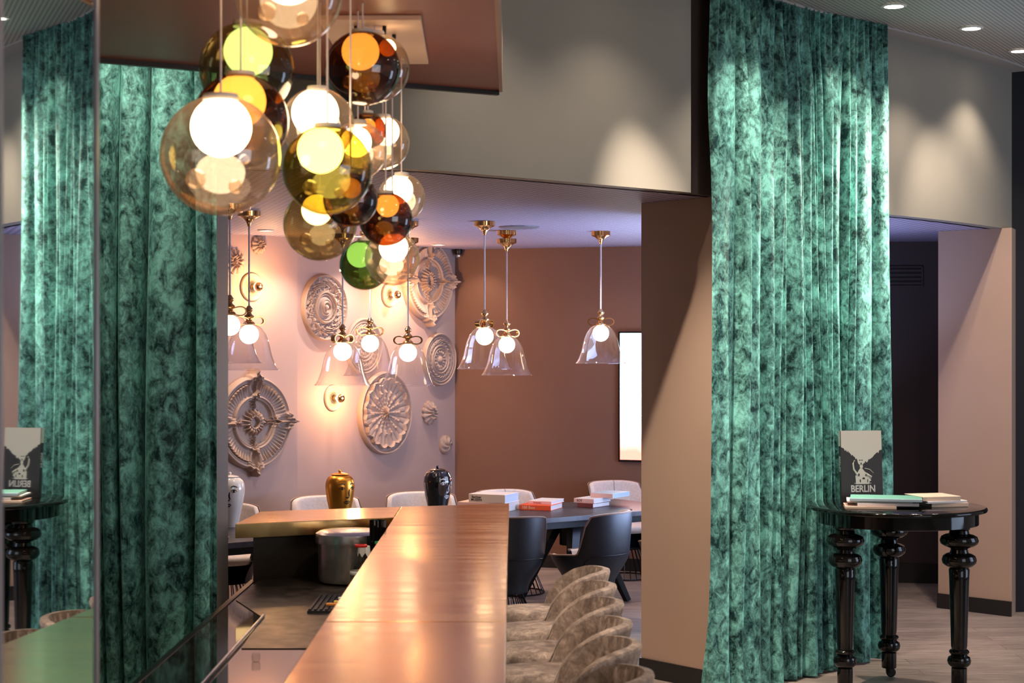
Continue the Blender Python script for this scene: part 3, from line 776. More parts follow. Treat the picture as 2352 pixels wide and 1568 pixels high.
# ================================================================ STUCCO MEDALLIONS
def g_(x, c, w): return math.exp(-((x-c)/w)**2)
def hA(r, th):
    q = abs(((th/(PI/2)+.5) % 1)-.5)*(PI/2)      # angle to the nearest axis
    h = .35+.55*g_(r, .95, .035)+.35*g_(r, .88, .025)+.5*g_(r, .56, .03)+.3*g_(r, .505, .018)
    if .6 < r < .85:
        k = sst(.08, .28, q); m = (r-.6)/.25; fan = math.sin(64*th/1.0)
        h += k*(.15+.35*m+.22*m*fan)-.1*(1-m)
    if r < .5: h -= .22
    if r > .55: h += .8*g_(q, 0, .045+.10*g_(r, .98, .13)+.05*g_(r, .58, .06))*(.75+.25*math.cos(q*90))+.35*g_(q, .16, .05)*g_(r, .90, .07)+.35*g_(q, .12, .04)*g_(r, .64, .05)
    if r > .6: h += .35*g_(q, .17, .045)*g_(r, .72, .16)
    if .28 < r < .5: h += .5*g_(q, 0, .05+.22*abs(math.sin((r-.28)*22)))*(.55+.45*math.sin(r*110+q*14))*sst(.28, .32, r)
    if .1 < r < .31: pt = .5+.5*math.cos(17*th); h += .85*g_(r, .15+.05*pt, .045+.035*pt)*(.45+.55*pt)+.4*g_(r, .12, .02)
    if r < .105: h = .2
    return h
def oA(th):
    q = abs(((th/(PI/2)+.5) % 1)-.5)*(PI/2); return 1+.16*g_(q, 0, .05)+.04*g_(q, .13, .05)-.02*g_(q, .2, .03)
def hB(r, th):
    h = .3+.5*g_(r, .97, .03)
    if .5 < r < .95: h += (.3*math.sin(PI*(r-.5)/.45))*(1+.9*math.sin(18*th+9*math.sin(r*13)))*.75+.15*math.sin(40*r+7*math.sin(9*th))*.6
    h += .55*g_(r, .46, .03)+.35*g_(r, .38, .02)+.25*g_(r, .42, .02)*(.5+.5*math.cos(60*th))
    if r < .34: h += .12
    h += .55*g_(r, .16, .035)+.35*g_(r, .235, .03)
    if r < .1: h += .6*(1-(r/.1)**2)**.5
    return h
def hC(r, th):
    sc_ = abs(math.sin(8*th)); edge = .80+.07*sc_
    h = .35+.5*g_(r, .965, .035)
    if r < edge: h += .32*(r/edge)**2*.8+.10*abs(math.sin(16*th))**.4*r*2-.15+.4*g_(r, edge-.02, .02)
    leaf = abs(math.sin(8*th+PI/2)); ll = .58*(.7+.3*math.sin(4*th))
    if r < .62: h += .3*(leaf**6)*sst(.62, .5, r)*(.7+.3*math.sin(r*60))
    h += .35*g_(r, .5, .02)*(math.cos(16*th) > .6)
    if r < .16: h += .5*(.7+.3*math.cos(8*th))*math.cos(r/.16*PI/2)**.5
    return h
def hD(r, th):
    h = .3+.5*g_(r, .95, .04)+.35*g_(r, .84, .025)+.4*g_(r, .52, .03)+.35*g_(r, .4, .03)
    if .55 < r < .82: h += .25*(1+math.sin(22*th+6*math.sin(r*18)))*.8*math.sin(PI*(r-.55)/.27)
    if .2 < r < .37: h += .2*(1+math.cos(14*th))*math.sin(PI*(r-.2)/.17)
    if r < .14: h += .6*math.sqrt(max(0, 1-(r/.14)**2))
    return h
def hF(r, th):
    h = .25+.6*math.sin(PI*min(1, r/.95)*.9)*(.55+.45*abs(math.cos(5.5*th)))+.25*g_(r, .45, .08)*(1+math.cos(11*th))
    if r < .2: h += .7*math.sqrt(max(0, 1-(r/.2)**2))
    return h
def oF(th): return .86+.14*abs(math.cos(5.5*th))
def hG(r, th):
    h = .9*math.sqrt(max(0, 1-r*r*.9))+.18*math.cos(6*th+8*r)*math.sin(PI*r); return h
def hL(r, th):
    h = .35+.4*g_(r, .92, .05)+.35*g_(r, .76, .03)*(.5+.5*math.cos(30*th))+.3*g_(r, .62, .03)
    if .3 < r < .6: h += .25*(.5+.5*math.cos(28*th))+.1
    h += .4*g_(r, .27, .05)
    return h
def medallion(px, py, a, c, hpx, fn, depth, lab, name='ceiling_rose', grp=None, outl=None, nr=46, nt=220, mat_='stucco'):
    p = on_wall(px, py, a, c); Rr = hpx/2/F*p.y
    rz = math.atan2(c[1]-a[1], c[0]-a[0])
    t = None
    vs = []; fs = []
    for j in range(nr+1):
        r = max(j/nr, .004)
        for i in range(nt):
            th = 2*PI*i/nt; o_ = outl(th) if outl else 1.0
            vs.append((Rr*r*o_*math.cos(th), -1.25*depth*max(.03, fn(r, th)), Rr*r*o_*math.sin(th)))
    for i in range(nt):
        th = 2*PI*i/nt; o_ = outl(th) if outl else 1.0; vs.append((Rr*1.004*o_*math.cos(th), 0.0, Rr*1.004*o_*math.sin(th)))
    for j in range(nr+1):
        for i in range(nt):
            k = (i+1) % nt; fs.append((j*nt+i, j*nt+k, (j+1)*nt+k, (j+1)*nt+i))
    fs.append(tuple(range(nt))[::-1])
    o = MB().add(vs, fs).build(name, mat_, None, True, angle=75)
    o.location = p; o.rotation_euler = (0, 0, rz); tag(o, lab, 'ornament', grp)
    return o
gm = 'stucco ceiling roses hung on the alcove wall'
WA = (W0, W1b); WB = (W1b, W2b)
medallion(578, 970, *WA, 214, hA, .055, 'largest plaster rose with sunburst centre, low on the left wall above the white vase', grp=gm, outl=oA, nr=70, nt=360)
medallion(978, 645, *WB, 182, hA, .055, 'large plaster rose high in the right corner of the alcove, under the ceiling', grp=gm, outl=oA, nr=70, nt=360)
medallion(741, 706, *WB, 152, hB, .05, 'round plaster rose with acanthus ring, left of the glass globes', grp=gm, nr=64, nt=320)
medallion(880, 948, *WB, 190, hC, .05, 'oval-looking shell-fluted plaster rose below the bell lamps', grp=gm, nr=64, nt=384)
medallion(1006, 825, *WB, 122, hD, .045, 'ringed plaster rose at the right end of the wall, right of the bells', grp=gm, nr=50, nt=260)
medallion(834, 795, *WB, 130, hD, .03, 'plaster rose seen through the glass bells in the middle of the wall', grp=gm, nr=50, nt=260)
medallion(593, 563, *WA, 44, hF, .035, 'small plaster flower just under the ceiling on the left wall', 'plaster_flower', gm, oF, 24, 132)
medallion(537, 600, *WA, 60, hF, .035, 'small plaster flower half hidden by the left pillar', 'plaster_flower', gm, oF, 24, 132)
medallion(985, 948, *WB, 56, hF, .045, 'small daisy-like plaster flower right of the shell-fluted rose', 'plaster_flower', gm, oF, 24, 132)
medallion(1021, 1021, *WB, 44, hG, .05, 'small domed plaster rose lowest on the wall, above the black vase', 'plaster_flower', gm, None, 24, 132)

# wall lamps
def wall_lamp(px, py, a, c, hpx, lab, power):
    p = on_wall(px, py, a, c); Rr = hpx/2/F*p.y; rz = math.atan2(c[1]-a[1], c[0]-a[0])
    t = empty('wall_lamp', p, rz, lab, 'lamp', 'plaster rosette wall lamps')
    nr, nt = 26, 200; vs = []; fs = []
    for j in range(nr+1):
        r = max(j/nr, .01)
        for i in range(nt):
            th = 2*PI*i/nt; vs.append((Rr*r*math.cos(th), -.028*max(.03, hL(r, th)), Rr*r*math.sin(th)))
    for i in range(nt):
        th = 2*PI*i/nt; vs.append((Rr*1.003*math.cos(th), 0, Rr*1.003*math.sin(th)))
    for j in range(nr+1):
        for i in range(nt):
            k = (i+1) % nt; fs.append((j*nt+i, j*nt+k, (j+1)*nt+k, (j+1)*nt+i))
    fs.append(tuple(range(nt))[::-1])
    MB().add(vs, fs).build('rosette', 'stucco_gold', t, True, angle=75)
    rot = Matrix.Rotation(PI/2, 4, 'X')
    MB().lathe([(.024, 0), (.024, .045), (.018, .05), (.001, .05)], 20, rot).build('socket', 'brass', t)
    MB().add([], []).lathe([(.018, .05), (.03, .065), (.037, .083), (.0375, .09)], 24, rot).build('bulb', 'wall_bulb', t)
    MB().lathe([(.0378, .089), (.037, .100), (.030, .116), (.018, .126), (.001, .130)], 24, rot).build('mirrored_cap', 'brass', t)
    return t, p
for args in [(577, 659, *WA, 66, 'rosette wall lamp with a glowing bulb on the left wall, behind a pendant cord', 20),
             (893, 677, *WB, 56, 'rosette wall lamp just below the lowest clear glass globe', 20),
             (763, 914, *WB, 60, 'rosette wall lamp low on the wall above the gold vase', 20)]:
    t, p = wall_lamp(*args)
    a, c = args[2], args[3]; n = Vector((c[1]-a[1], -(c[0]-a[0]), 0)).normalized()
    li = bpy.data.lights.new('wall_lamp_glow', 'POINT'); li.energy = args[6]; li.color = (1, .50, .20); li.shadow_soft_size = .03
    lo = bpy.data.objects.new('wall_lamp_glow', li); lo.location = p+n*.24; col.objects.link(lo)

# ================================================================ BELL PENDANTS
def make_bell():
    t = empty('bell_pendant', (0, 0, 0), 0, 'x', 'pendant lamp', 'glass bell pendants over the dining table')
    # origin at the rim centre of the bell
    pr = [(.200, 0), (.185, .018), (.168, .055), (.152, .10), (.141, .15), (.130, .195), (.112, .24), (.085, .278), (.055, .298), (.032, .305)]
    MB().lathe(pr, 56).build('glass_shade', 'g_bell', t)
    MB().tube([(.2*math.cos(a*PI/28), .2*math.sin(a*PI/28), 0) for a in range(56)], .0016, 6, True).build('shade_rim', 'g_bell', t)
    MB().sphere((0, 0, .237), .065, 28, 18).build('bulb', 'bulb_lit', t)
    MB().lathe([(.001, .297), (.036, .300), (.040, .308), (.034, .318), (.022, .326), (.018, .34), (.030, .352), (.033, .360), (.018, .372), (.014, .382), (.026, .396), (.028, .403), (.016, .418), (.010, .428), (.001, .43)], 24).build('finial', 'brass', t)
    bw = MB()
    for s in (-1, 1):
        pts = []
        for k in range(28):
            a = 2*PI*k/28; x = s*(.052+.050*math.cos(a)); z = .327+.027*math.sin(a)*(1.0+.25*math.cos(a)); pts.append((x, 0, z))
        n = len(pts); vs = []; fs = []
        for k, pnt in enumerate(pts):
            for (dy, dd) in ((-.018, -.004), (.018, -.004), (.018, .004), (-.018, .004)):
                c_ = Vector((s*.052, 0, .325)); d = (Vector(pnt)-c_).normalized(); vs.append(Vector(pnt)+Vector((0, dy, 0))+d*dd)
        for k in range(n):
            l = (k+1) % n
            for q in range(4): fs.append((4*k+q, 4*l+q, 4*l+(q+1) % 4, 4*k+(q+1) % 4))
        bw.add(vs, fs)
    bw.tube([(-.014, 0, .325), (.014, 0, .325)], .018, 12)
    bw.build('bow', 'gold_bow', t, angle=60)
    return t
bell = make_bell()
bells = [(1113, 847, 508, None, 60, 'bell pendant in the right group, left of the overlapping pair'),
         (1164, 861, 529, None, 30, 'bell pendant in the right group, right of the overlapping pair'),
         (1380, 834, 531, None, 3, 'bell pendant hanging alone beside the bright screen'),
         (787, 884, None, 12.3, 55, 'bell pendant above the gold vase, leftmost of the middle three'),
         (850, 862, None, 12.9, 20, 'bell pendant in the middle of the three under the glass globes'),
         (937, 885, None, 12.6, -5, 'bell pendant above the shell-fluted rose, rightmost of the middle three'),
         (572, 849, 485, None, 25, 'bell pendant at the left, above the largest plaster rose'),
         (528, 833, None, 11.0, 15, 'bell pendant half cut off by the left pillar')]
for i, (px, py, cy_, Y, rz, lab) in enumerate(bells):
    o = bell if i == 0 else copy_tree(bell)
    if Y is None: Y = (ZS-EYE)*F/(CY-cy_)
    pos = P(px, py, Y); o.location = pos; o.rotation_euler = (0, 0, math.radians(rz)); o['label'] = lab
    top = ZS-pos.z
    MB().tube([(0, 0, .425), (0, 0, top-.05)], .0062, 8).build('cord', 'white_cord', o)
    MB().lathe([(.001, top-.105), (.010, top-.10), (.013, top-.085), (.022, top-.068), (.045, top-.048), (.072, top-.036), (.076, top-.034), (.078, top-.002), (.001, top-.001)], 32).build('ceiling_cup', 'brass', o)

# speaker disc, downlights in the alcove ceiling, sensor
d_ = P(1192, 520, 13.2)
sd = MB().lathe([(.001, -.012), (.14, -.012), (.155, -.006), (.158, 0)], 40).build('ceiling_speaker', 'grille'); sd.location = (d_.x, d_.y, ZS); tag(sd, 'flat round speaker disc on the lilac alcove ceiling', 'speaker')
def downlight(x, y, z, lab, grp, lens='downlight_lens', r=.06):
    t = empty('downlight', (x, y, z), 0, lab, 'downlight', grp)
    MB().lathe([(r, -.001), (r+.018, -.001), (r+.02, -.006), (r, -.010), (r, -.001)], 32).build('trim_ring', 'white_trim', t)
    MB().lathe([(.001, -.007), (r, -.006)], 32).build('lens', lens, t)
    return t
for px, Y, lab in [(610, 13.6, 'recessed downlight in the alcove ceiling above the left plaster flower'), (1007, 15.6, 'recessed downlight in the alcove ceiling by the corner of the two walls'), (826, 14.3, 'recessed downlight in the alcove ceiling between the hanging glass globes')]:
    downlight(PX(px, Y), Y, ZS, lab, 'alcove downlights', 'downlight_dim', .045)
cam_ = on_wall(1058, 578, W2b, W3b, .06)
sn = empty('security_camera', (cam_.x, cam_.y, ZS), 0, 'small black dome camera in the top corner of the alcove', 'camera')
MB().lathe([(.001, -.05), (.03, -.05), (.04, -.03), (.04, 0)], 20).build('housing', 'black_metal', sn)
MB().sphere((0, 0, -.06), .026, 16, 10).build('lens_dome', 'chrome', sn)

# ================================================================ GLOBE CLUSTER
GL = [ # px, py, r, Y, glass, inner mat, (ipx, ipy, ir), label
 (663, -17, 124, 5.22, 'g_clear', 'opal_dim', (663, -58, 70), 'large clear glass globe cut off by the top edge of the photo'),
 (567, 160, 109, 5.92, 'g_smoke', 'opal_green', (570, 118, 57), 'smoky olive glass globe with a glowing green core, upper left of the cluster'),
 (553, 278, 110, 5.62, 'g_amber', 'opal_amber', (550, 232, 62), 'amber glass globe directly above the biggest clear globe'),
 (507, 357, 138, 5.30, 'g_clear', 'opal_lit', (508, 290, 71), 'biggest clear glass globe with a white core, far left of the cluster'),
 (833, 157, 86, 6.44, 'g_brown', 'opal_amber', (828, 118, 44), 'dark amber glass globe at the upper right, below the ceiling plate'),
 (861, 155, 80, 6.80, 'g_clear', 'opal_dim', (890, 110, 20), 'clear glass globe showing as a rim behind the upper right dark amber one'),
 (730, 286, 84, 6.01, 'g_clear', 'opal_lit', (723, 255, 55), 'clear glass globe with a white core, upper middle of the cluster'),
 (752, 390, 103, 5.60, 'g_olive', 'opal_yellow', (736, 345, 54), 'olive yellow glass globe with a white-hot core in the cluster centre'),
 (822, 345, 66, 6.59, 'g_clear', 'opal_lit', (818, 326, 36), 'clear glass globe peeking out right behind the olive yellow one'),
 (845, 300, 42, 6.96, 'g_brown', 'opal_amber', (845, 290, 18), 'small dark amber globe wedged in the middle of the cluster'),
 (879, 328, 62, 7.33, 'g_clear', 'opal_lit', (885, 302, 33), 'clear glass globe at the right edge of the cluster, upper of two'),
 (922, 454, 55, 7.50, 'g_clear', 'opal_lit', (914, 433, 34), 'clear glass globe at the right edge of the cluster, behind the dark amber one'),
 (886, 503, 62, 7.00, 'g_brown', 'opal_amber', (890, 472, 27), 'dark amber glass globe low on the right of the cluster'),
 (805, 458, 63, 6.11, 'g_brown', 'opal_amber', (806, 432, 24), 'dark brown glass globe tucked under the olive yellow one'),
 (735, 515, 84, 6.42, 'g_smoke', 'opal_dim', (728, 482, 36), 'pale olive glass globe low in the middle of the cluster'),
 (838, 608, 58, 7.48, 'g_green', 'opal_green', (826, 585, 30), 'green glass globe, lowest of the cluster'),
 (901, 593, 63, 7.19, 'g_clear', 'opal_lit', (904, 568, 34), 'clear pinkish glass globe in front of the lowest green one'),
]
for px, py, r, Y, gm_, im_, (ix, iy, ir), lab in GL:
    c = P(px, py, Y); R_ = r/F*Y; 
    t = empty('glass_globe', c, 0, lab, 'pendant lamp', 'blown glass globe pendants over the bar')
    # glass globe with a flattened neck at the top
    pr = []
    for k in range(33):
        a = -PI/2+PI*k/32*(.93); pr.append((max(R_*math.cos(a), 1e-4), R_*math.sin(a)))
    neck_r = pr[-1][0]; neck_z = pr[-1][1]
    MB().lathe(pr, 56).build('glass_sphere', gm_, t)
    Ri = ir/F*Y*.98; ic = P(ix, iy, Y)-c
    # keep the inner bulb inside the globe
    dmax = R_-Ri-.004
    if ic.length > dmax: ic = ic.normalized()*dmax
    pi_ = [(max(Ri*math.cos(-PI/2+PI*k/24), 1e-4), Ri*math.sin(-PI/2+PI*k/24)) for k in range(25)]
    MB().lathe(pi_, 40, c=tuple(ic)).build('inner_bulb', im_, t)
    MB().lathe([(neck_r*1.35, neck_z-.012), (neck_r*1.4, neck_z-.002), (neck_r*1.3, neck_z+.008), (.012, neck_z+.011), (.001, neck_z+.012)], 32).build('cap', 'white_trim', t)
    MB().tube([(0, 0, neck_z+.01), (0, 0, ZD-c.z)], .0032, 8).build('cord', 'white_cord', t)
    if True:   # small clear spheres added in every globe to stand in for glints
        mb = MB()
        for k, (bx, bz, br) in enumerate([(-.35, -.42, .17), (.3, -.55, .12), (.45, -.1, .08)]):
            mb.sphere((bx*R_, -R_*.35, bz*R_), br*R_, 20, 12)
        mb.build('glint_spheres', 'g_clear', t)
# ceiling plate
PY0, PY1 = F*DZ/750, F*DZ/647
pl = empty('ceiling_plate', (-.5, 7.2, ZD), 0, 'white rectangular ceiling plate from which the glass globes hang', 'ceiling plate', 'ceiling plates of the globe pendants')
pts = [(PX(730, PY0)+.5, PY0-7.2), (PX(967, PY0)+.5, PY0-7.2), (PX(984, PY1)+.5, PY1-7.2), (PX(790, PY1)+.5, PY1-7.2)]
MB().prism(pts, -.02, -.001).build('plate', 'white_plate', pl, False, bevel=.002)
mb = MB()
for px, py in [(818, 48), (883, 48), (905, 68), (850, 90), (800, 75)]:
    Y = F*DZ/(CY-py); mb.lathe([(.001, -.06), (.006, -.058), (.008, -.03), (.008, -.02)], 12, c=(PX(px, Y)+.5, Y-7.2, 0))
mb.build('cord_grips', 'black_metal', pl)
pl2 = empty('ceiling_plate', (-.75, 5.6, ZD), 0, 'second white ceiling plate above the largest globes, over the top edge of the photo', 'ceiling plate', 'ceiling plates of the globe pendants')
MB().box(-.25, .25, -.5, .6, -.02, -.001).build('plate', 'white_plate', pl2, False, bevel=.002)

# ================================================================ ROUND BLACK TABLE
TC = Vector((2.34, 10.57, 0)); ZR = 1.105
rt = empty('round_table', TC, 0, 'tall round black lacquered table with turned legs in front of the green curtain', 'table')
MB().lathe([(.001, ZR-.028), (.51, ZR-.028), (.526, ZR-.024), (.53, ZR-.014), (.526, ZR-.004), (.515, ZR), (.001, ZR)], 96).build('tabletop', 'black_lacquer', rt, angle=50)
MB().lathe([(.47, ZR-.105), (.478, ZR-.103), (.478, ZR-.029), (.001, ZR-.029)], 96).build('apron', 'black_lacquer', rt, angle=50)
def leg_prof():
    return [(.001, .06), (.044, .06), (.046, .065), (.046, .155), (.040, .16), (.052, .165), (.066, .18), (.070, .20), (.064, .22), (.050, .228), (.046, .236), (.056, .242), (.060, .252), (.055, .262), (.044, .268),
            (.048, .29), (.058, .68), (.061, .742), (.055, .752), (.078, .762), (.098, .78), (.102, .80), (.095, .823), (.075, .836), (.055, .842), (.05, .862), (.058, .872), (.085, .88), (.108, .896), (.114, .916), (.106, .938), (.085, .95), (.06, .956), (.056, .975), (.064, .985), (.064, 1.0), (.001, 1.0)]
for k, (x, y) in enumerate([(PX(1941, 10.38), 10.38), (PX(2203, 10.38), 10.38), (PX(2042, 10.9), 10.9)]):
    lx, ly = x-TC.x, y-TC.y
    l = MB().lathe(leg_prof(), 40, c=(lx, ly, 0)).build('leg', 'black_lacquer', rt, angle=40)
    cs = MB().lathe([(.001, .025), (.02, .03), (.022, .062)], 16, c=(lx, ly, 0))
    cs.lathe([(.001, -.012), (.024, -.012), (.03, -.006), (.03, .006), (.024, .012), (.001, .012)], 20, Matrix.Translation((lx+.012, ly, .031)) @ Matrix.Rotation(PI/2, 4, 'X'))
    cs.build('castor', 'black_metal', l)
# standing BERLIN book
bh, bw_, bt = .445, .262, .035
bx, by = PX(1935, 10.72), 10.72
bb = empty('standing_book', (bx, by, ZR+.001), math.radians(10), 'large black and bone-white hardcover titled BERLIN standing upright on the round table', 'book')
bb.rotation_euler = (math.radians(-5), 0, math.radians(8))
MB().box(0, bw_, 0, .003, 0, bh).box(0, bw_, bt-.003, bt, 0, bh).build('cover', 'cover_black', bb, False, bevel=.001)
MB().box(-.003, .002, 0, bt, 0, bh).build('spine', 'cover_black', bb, False, bevel=.001)
MB().box(.003, bw_-.004, .0035, bt-.0035, .003, bh-.004).build('pages', 'paper', bb, False)
rnd = random.Random(3)
# bone-white upper field with a ragged lower border
n = 60; top = bh-.0005
vs = []; 
for i in range(n+1):
    t = i/n; x = .001+t*(bw_-.002)
    if t < .52: z = lerp(.345, .235, (t/.52)**1.1)
    else: z = lerp(.235, .325, ((t-.52)/.48))
    z += rnd.uniform(-.008, .008); vs.append((x, -.0008, z)); vs.append((x, -.0008, top))
MB().add(vs, [(2*i, 2*i+2, 2*i+3, 2*i+1) for i in range(n)]).build('cover_sky_print', 'cover_bone', bb, False)
MB().box(-.0036, -.0031, .001, bt-.001, .35, top).build('spine_print', 'cover_bone', bb, False)
# generic figure print
fg = MB()
def blob(pts, y=-.0012):
    fg.add([(p[0], y, p[1]) for p in pts], [tuple(range(len(pts)))])
def ell(cx_, cz, rx, rz_, y=-.0012, k=20, rot=0):
    blob([(cx_+rx*math.cos(a)*math.cos(rot)-rz_*math.sin(a)*math.sin(rot), cz+rx*math.cos(a)*math.sin(rot)+rz_*math.sin(a)*math.cos(rot)) for a in [2*PI*i/k for i in range(k)]], y)
ell(.125, .262, .022, .031); ell(.127, .225, .010, .018)
blob([(.09, .115), (.175, .115), (.182, .15), (.172, .178), (.15, .19), (.132, .212), (.118, .212), (.1, .185), (.088, .165)])
fg.tube([(.098, -.0014, .175), (.078, -.0014, .205), (.074, -.0014, .24), (.085, -.0014, .262)], [.007, .006, .005, .005], 6)
fg.tube([(.16, -.0014, .175), (.188, -.0014, .160), (.182, -.0014, .135)], [.008, .007, .005], 6)
fg.tube([(.148, -.0014, .212), (.18, -.0014, .205), (.205, -.0014, .182)], [.002, .002, .001], 5)
fg.build('figure_print', 'cover_bone', bb, False)
fd = MB()
for (x, z, rx, rz_) in [(.118, .262, .005, .003), (.132, .262, .005, .003), (.126, .243, .004, .004), (.11, .172, .005, .009), (.14, .15, .009, .006), (.118, .135, .004, .01), (.155, .17, .004, .008), (.165, .135, .003, .012)]:
    fd.add([(x+rx*math.cos(a), -.0024, z+rz_*math.sin(a)) for a in [2*PI*i/12 for i in range(12)]], [tuple(range(12))])
fd.build('figure_shadow_print', 'cover_black', bb, False)
text('title', 'BERLIN', .058, 'ink_white', bb, (.135, -.001, .085), (PI/2, 0, 0), bold=.0016, sx=.86)
tk = MB()
x = .08
while x < .185:
    w = rnd.uniform(.002, .006); tk.box(x, x+w, -.0016, -.0008, .1185, .1225)
    x += w+.0022
x = .085
while x < .175:
    w = rnd.uniform(.002, .006); tk.box(x, x+w, -.0016, -.0008, .047, .051)
    x += w+.0022
tk.build('subtitle_print', 'ink_white', bb, False)
text('spine_title', 'BERLIN', .03, 'ink_white', bb, (-.0036, .018, .24), (PI/2, PI/2, -PI/2), bold=.0008)

g2 = 'books lying on the round black table'
zz = ZR+.001
def rb(px, Y, z, rz, w, d, t, cov, pages, lab, spine=None): return book('hardcover_book', (PX(px, Y), Y, z), math.radians(rz), w, d, t, cov, pages, lab, g2, spine=spine)
rb(2000, 10.33, zz, -8, .30, .22, .016, 'cover_pink', 'paper', 'thin orange-brown book at the bottom of the left pile, in front of the standing book', 'cover_cream')
rb(2040, 10.34, zz+.016, -6, .36, .25, .018, 'cover_white', 'paper', 'white book in the lower middle of the left pile on the round table', 'cover_white')
rb(2020, 10.36, zz+.034, -10, .38, .24, .010, 'cover_white', 'paper', 'grey-white thin book second from the top of the left pile on the round table', 'cover_bone')
rb(2035, 10.33, zz+.044, -12, .42, .27, .017, 'cover_teal', 'paper', 'teal-covered book with a pale blue spine on top of the left pile', 'cover_sky')
rb(2182, 10.46, zz, 12, .24, .22, .024, 'cover_pink', 'paper', 'blush book at the bottom of the right pile on the round table', 'cover_cream')
rb(2176, 10.45, zz+.024, 18, .27, .22, .014, 'cover_white', 'paper', 'white open-edged book in the middle of the right pile on the round table', 'cover_white')
rb(2163, 10.45, zz+.038, 14, .25, .24, .026, 'cover_cream', 'paper', 'cream paperback on top of the right pile on the round table', 'cover_cream')

# ================================================================ LOBBY DOWNLIGHTS
def spot(x, y, z, energy, size=70, blend=.6, color=(1, .84, .68), r=.03, tgt=None):
    li = bpy.data.lights.new('spot_beam', 'SPOT'); li.energy = energy; li.spot_size = math.radians(size); li.spot_blend = blend; li.color = color; li.shadow_soft_size = r
    o = bpy.data.objects.new('spot_beam', li); o.location = (x, y, z); col.objects.link(o)
    if tgt: o.rotation_euler = (Vector(tgt)-Vector((x, y, z))).to_track_quat('-Z', 'Y').to_euler()
    return o
gd = 'recessed downlights in the lobby ceiling'
LD = [(PX(2053, F*2.1/772), F*2.1/772, 'recessed downlight just right of the curtain top, leftmost of the visible lobby ones'),
      (PX(2231, F*2.1/721), F*2.1/721, 'recessed downlight in the middle of the visible lobby ceiling'),
      (PX(2342, F*2.1/669), F*2.1/669, 'recessed downlight at the right edge of the photo'),
      (1.62, 10.0, 'recessed downlight above the curtain, over the top edge of the photo'),
      (.85, 9.3, 'recessed downlight in front of the bulkhead, above the bar end'),
      (.15, 8.62, 'recessed downlight in front of the bulkhead, beside the dropped soffit')]
for x, y, lab in LD: downlight(x, y, ZC-.001, lab, gd)
for x, y, lab in LD[:3]: spot(x, y, ZC-.03, 75, 110, .7)
spot(1.62, 10.0, ZC-.03, 110, 95, .8, tgt=(1.7, 10.35, 0)); spot(.85, 9.22, ZC-.03, 680, 44, 1.0, tgt=(1.05, 10.75, -.2)); spot(.85, 9.28, ZC-.03, 45, 110, .9)
spot(1.5, 9.6, ZC-.03, 70, 60, .8, tgt=(2.0, 11.1, 1.4)); spot(3.02, 11.5, ZC-.03, 300, 70, .8, tgt=(1.85, 10.9, 1.3)); spot(3.75, 11.5, ZC-.03, 1500, 50, .9, tgt=(1.75, 10.85, 2.25)); spot(.15, 8.62, ZC-.03, 45, 110, .9)  # aimed beams added without fixtures to rake across the curtain folds
spot(PX(2231, F*2.1/721)+.1, F*2.1/721, ZC-.03, 150, 70, .7, tgt=(3.65, 13.3, .8))
# unseen downlights added out in the lobby to light stools, curtain and table
for x, y, e_, tg in [(2.2, 8.2, 45, (1.9, 11.0, 1.9)), (3.3, 8.8, 45, (2.2, 11.2, 1.6)), (.75, 6.6, 420, (.35, 8.0, .7)), (1.0, 4.8, 200, (.5, 6.5, .6)), (2.6, 6.5, 70, (2.4, 10.6, 1.0))]:
    t = downlight(x, y, ZC-.001, 'unseen downlight added further out in the lobby ceiling to light stools and curtain', gd); spot(x, y, ZC-.03, e_, 60, .8, tgt=tg)
spot(-1.75, 8.15, ZC-.03, 110, 80, .8, tgt=(-1.75, 8.55, 1.4)); spot(-2.1, 7.95, ZC-.03, 80, 80, .8, tgt=(-2.0, 8.6, 1.0))
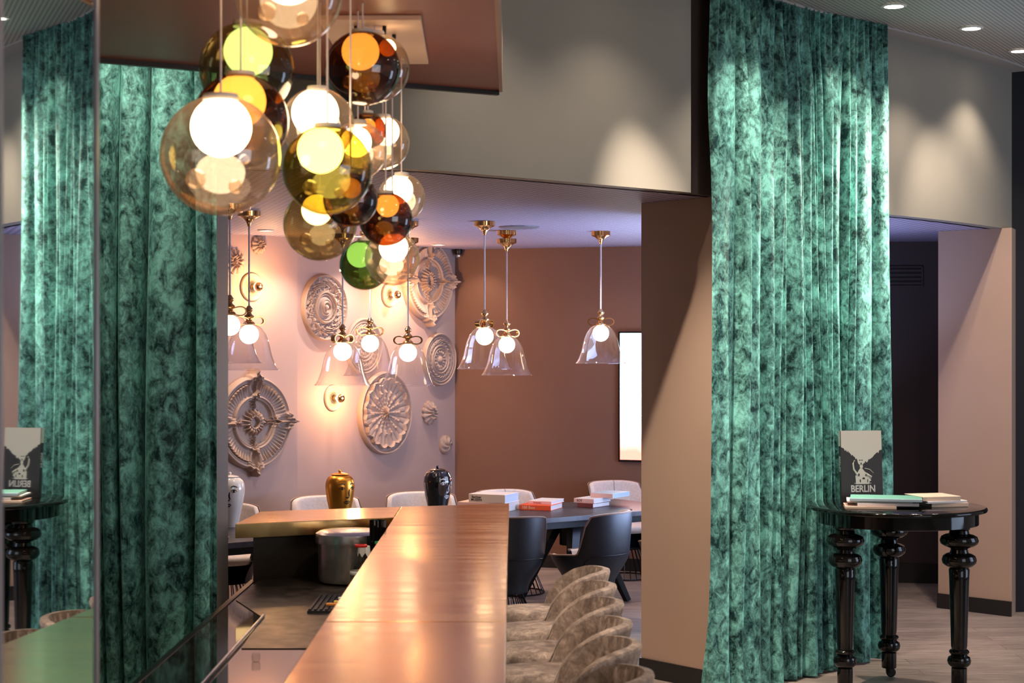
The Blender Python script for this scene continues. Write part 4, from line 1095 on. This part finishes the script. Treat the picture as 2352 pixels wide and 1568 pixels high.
# alcove wall-wash beams
def off_wall(a, c, t, d):
    n = Vector((c[1]-a[1], -(c[0]-a[0]), 0)).normalized(); return (lerp(a[0], c[0], t)+n.x*d, lerp(a[1], c[1], t)+n.y*d)
for a, c, t, d, e_ in [(W0, W1b, .70, .42, 62), (W0, W1b, .93, .45, 62), (W1b, W2b, .25, .42, 85), (W1b, W2b, .62, .42, 72), (W1b, W2b, .93, .42, 12), (W2b, W3b, .45, .9, 14)]:
    q = off_wall(a, c, t, d); q2 = off_wall(a, c, t, .12); spot(q[0], q[1], ZS-.03, e_, 105, .8, (1, .80, .66), .02, tgt=(q2[0], q2[1], .9))
for x, y, e_, tg in [(-1.2, 12.6, 90, (-1.2, 13.0, .7)), (.4, 13.3, 90, (.5, 13.8, .7))]: spot(x, y, ZS-.03, e_, 100, .8, tgt=tg)
def area(x, y, z, sx, sy, e, color, tgt):
    li = bpy.data.lights.new('added_cool_light', 'AREA'); li.shape = 'RECTANGLE'; li.size = sx; li.size_y = sy; li.energy = e; li.color = color
    o = bpy.data.objects.new('added_cool_light', li); o.location = (x, y, z); col.objects.link(o)
    o.rotation_euler = (Vector(tgt)-Vector((x, y, z))).to_track_quat('-Z', 'Y').to_euler(); return o
pw = mid+nrm*.06
area(pw.x, pw.y, 1.2, 1.6, 1.6, 120, (.42, .56, 1), (pw.x+nrm.x*2, pw.y+nrm.y*2, 3.6))  # added cool light aimed up at the alcove ceiling
# unseen area lights added at the right, standing in for assumed lobby windows
area(5.5, 1.0, 2.2, 4, 3, 90, (.88, .92, 1), (0, 9.5, 1.6))
area(8.0, 9.5, 1.6, 3, 2.4, 90, (.6, .74, 1), (3.4, 14.0, 2.5))  # added cool light aimed into the second niche

# ================================================================ WORLD, CAMERA
w = bpy.data.worlds.new('world'); sc.world = w; w.use_nodes = True
w.node_tree.nodes['Background'].inputs[0].default_value = (.80, .74, .72, 1); w.node_tree.nodes['Background'].inputs[1].default_value = .22
cd = bpy.data.cameras.new('camera'); co = bpy.data.objects.new('camera', cd); col.objects.link(co); sc.camera = co
co.location = (0, 0, EYE); co.rotation_euler = (PI/2, 0, 0)
cd.sensor_width = 36; cd.lens = 36*F/2352; cd.clip_start = .05
cd.dof.use_dof = True; cd.dof.focus_distance = 12.5; cd.dof.aperture_fstop = 4.5
sc.view_settings.view_transform = 'Standard'; sc.view_settings.look = 'None'; sc.view_settings.exposure = 0.0; sc.view_settings.gamma = 1
cy = sc.cycles; cy.use_denoising = True; cy.max_bounces = 8; cy.diffuse_bounces = 4; cy.glossy_bounces = 5; cy.transparent_max_bounces = 24; cy.transmission_bounces = 4
cy.sample_clamp_indirect = 6; cy.caustics_reflective = False; cy.caustics_refractive = False
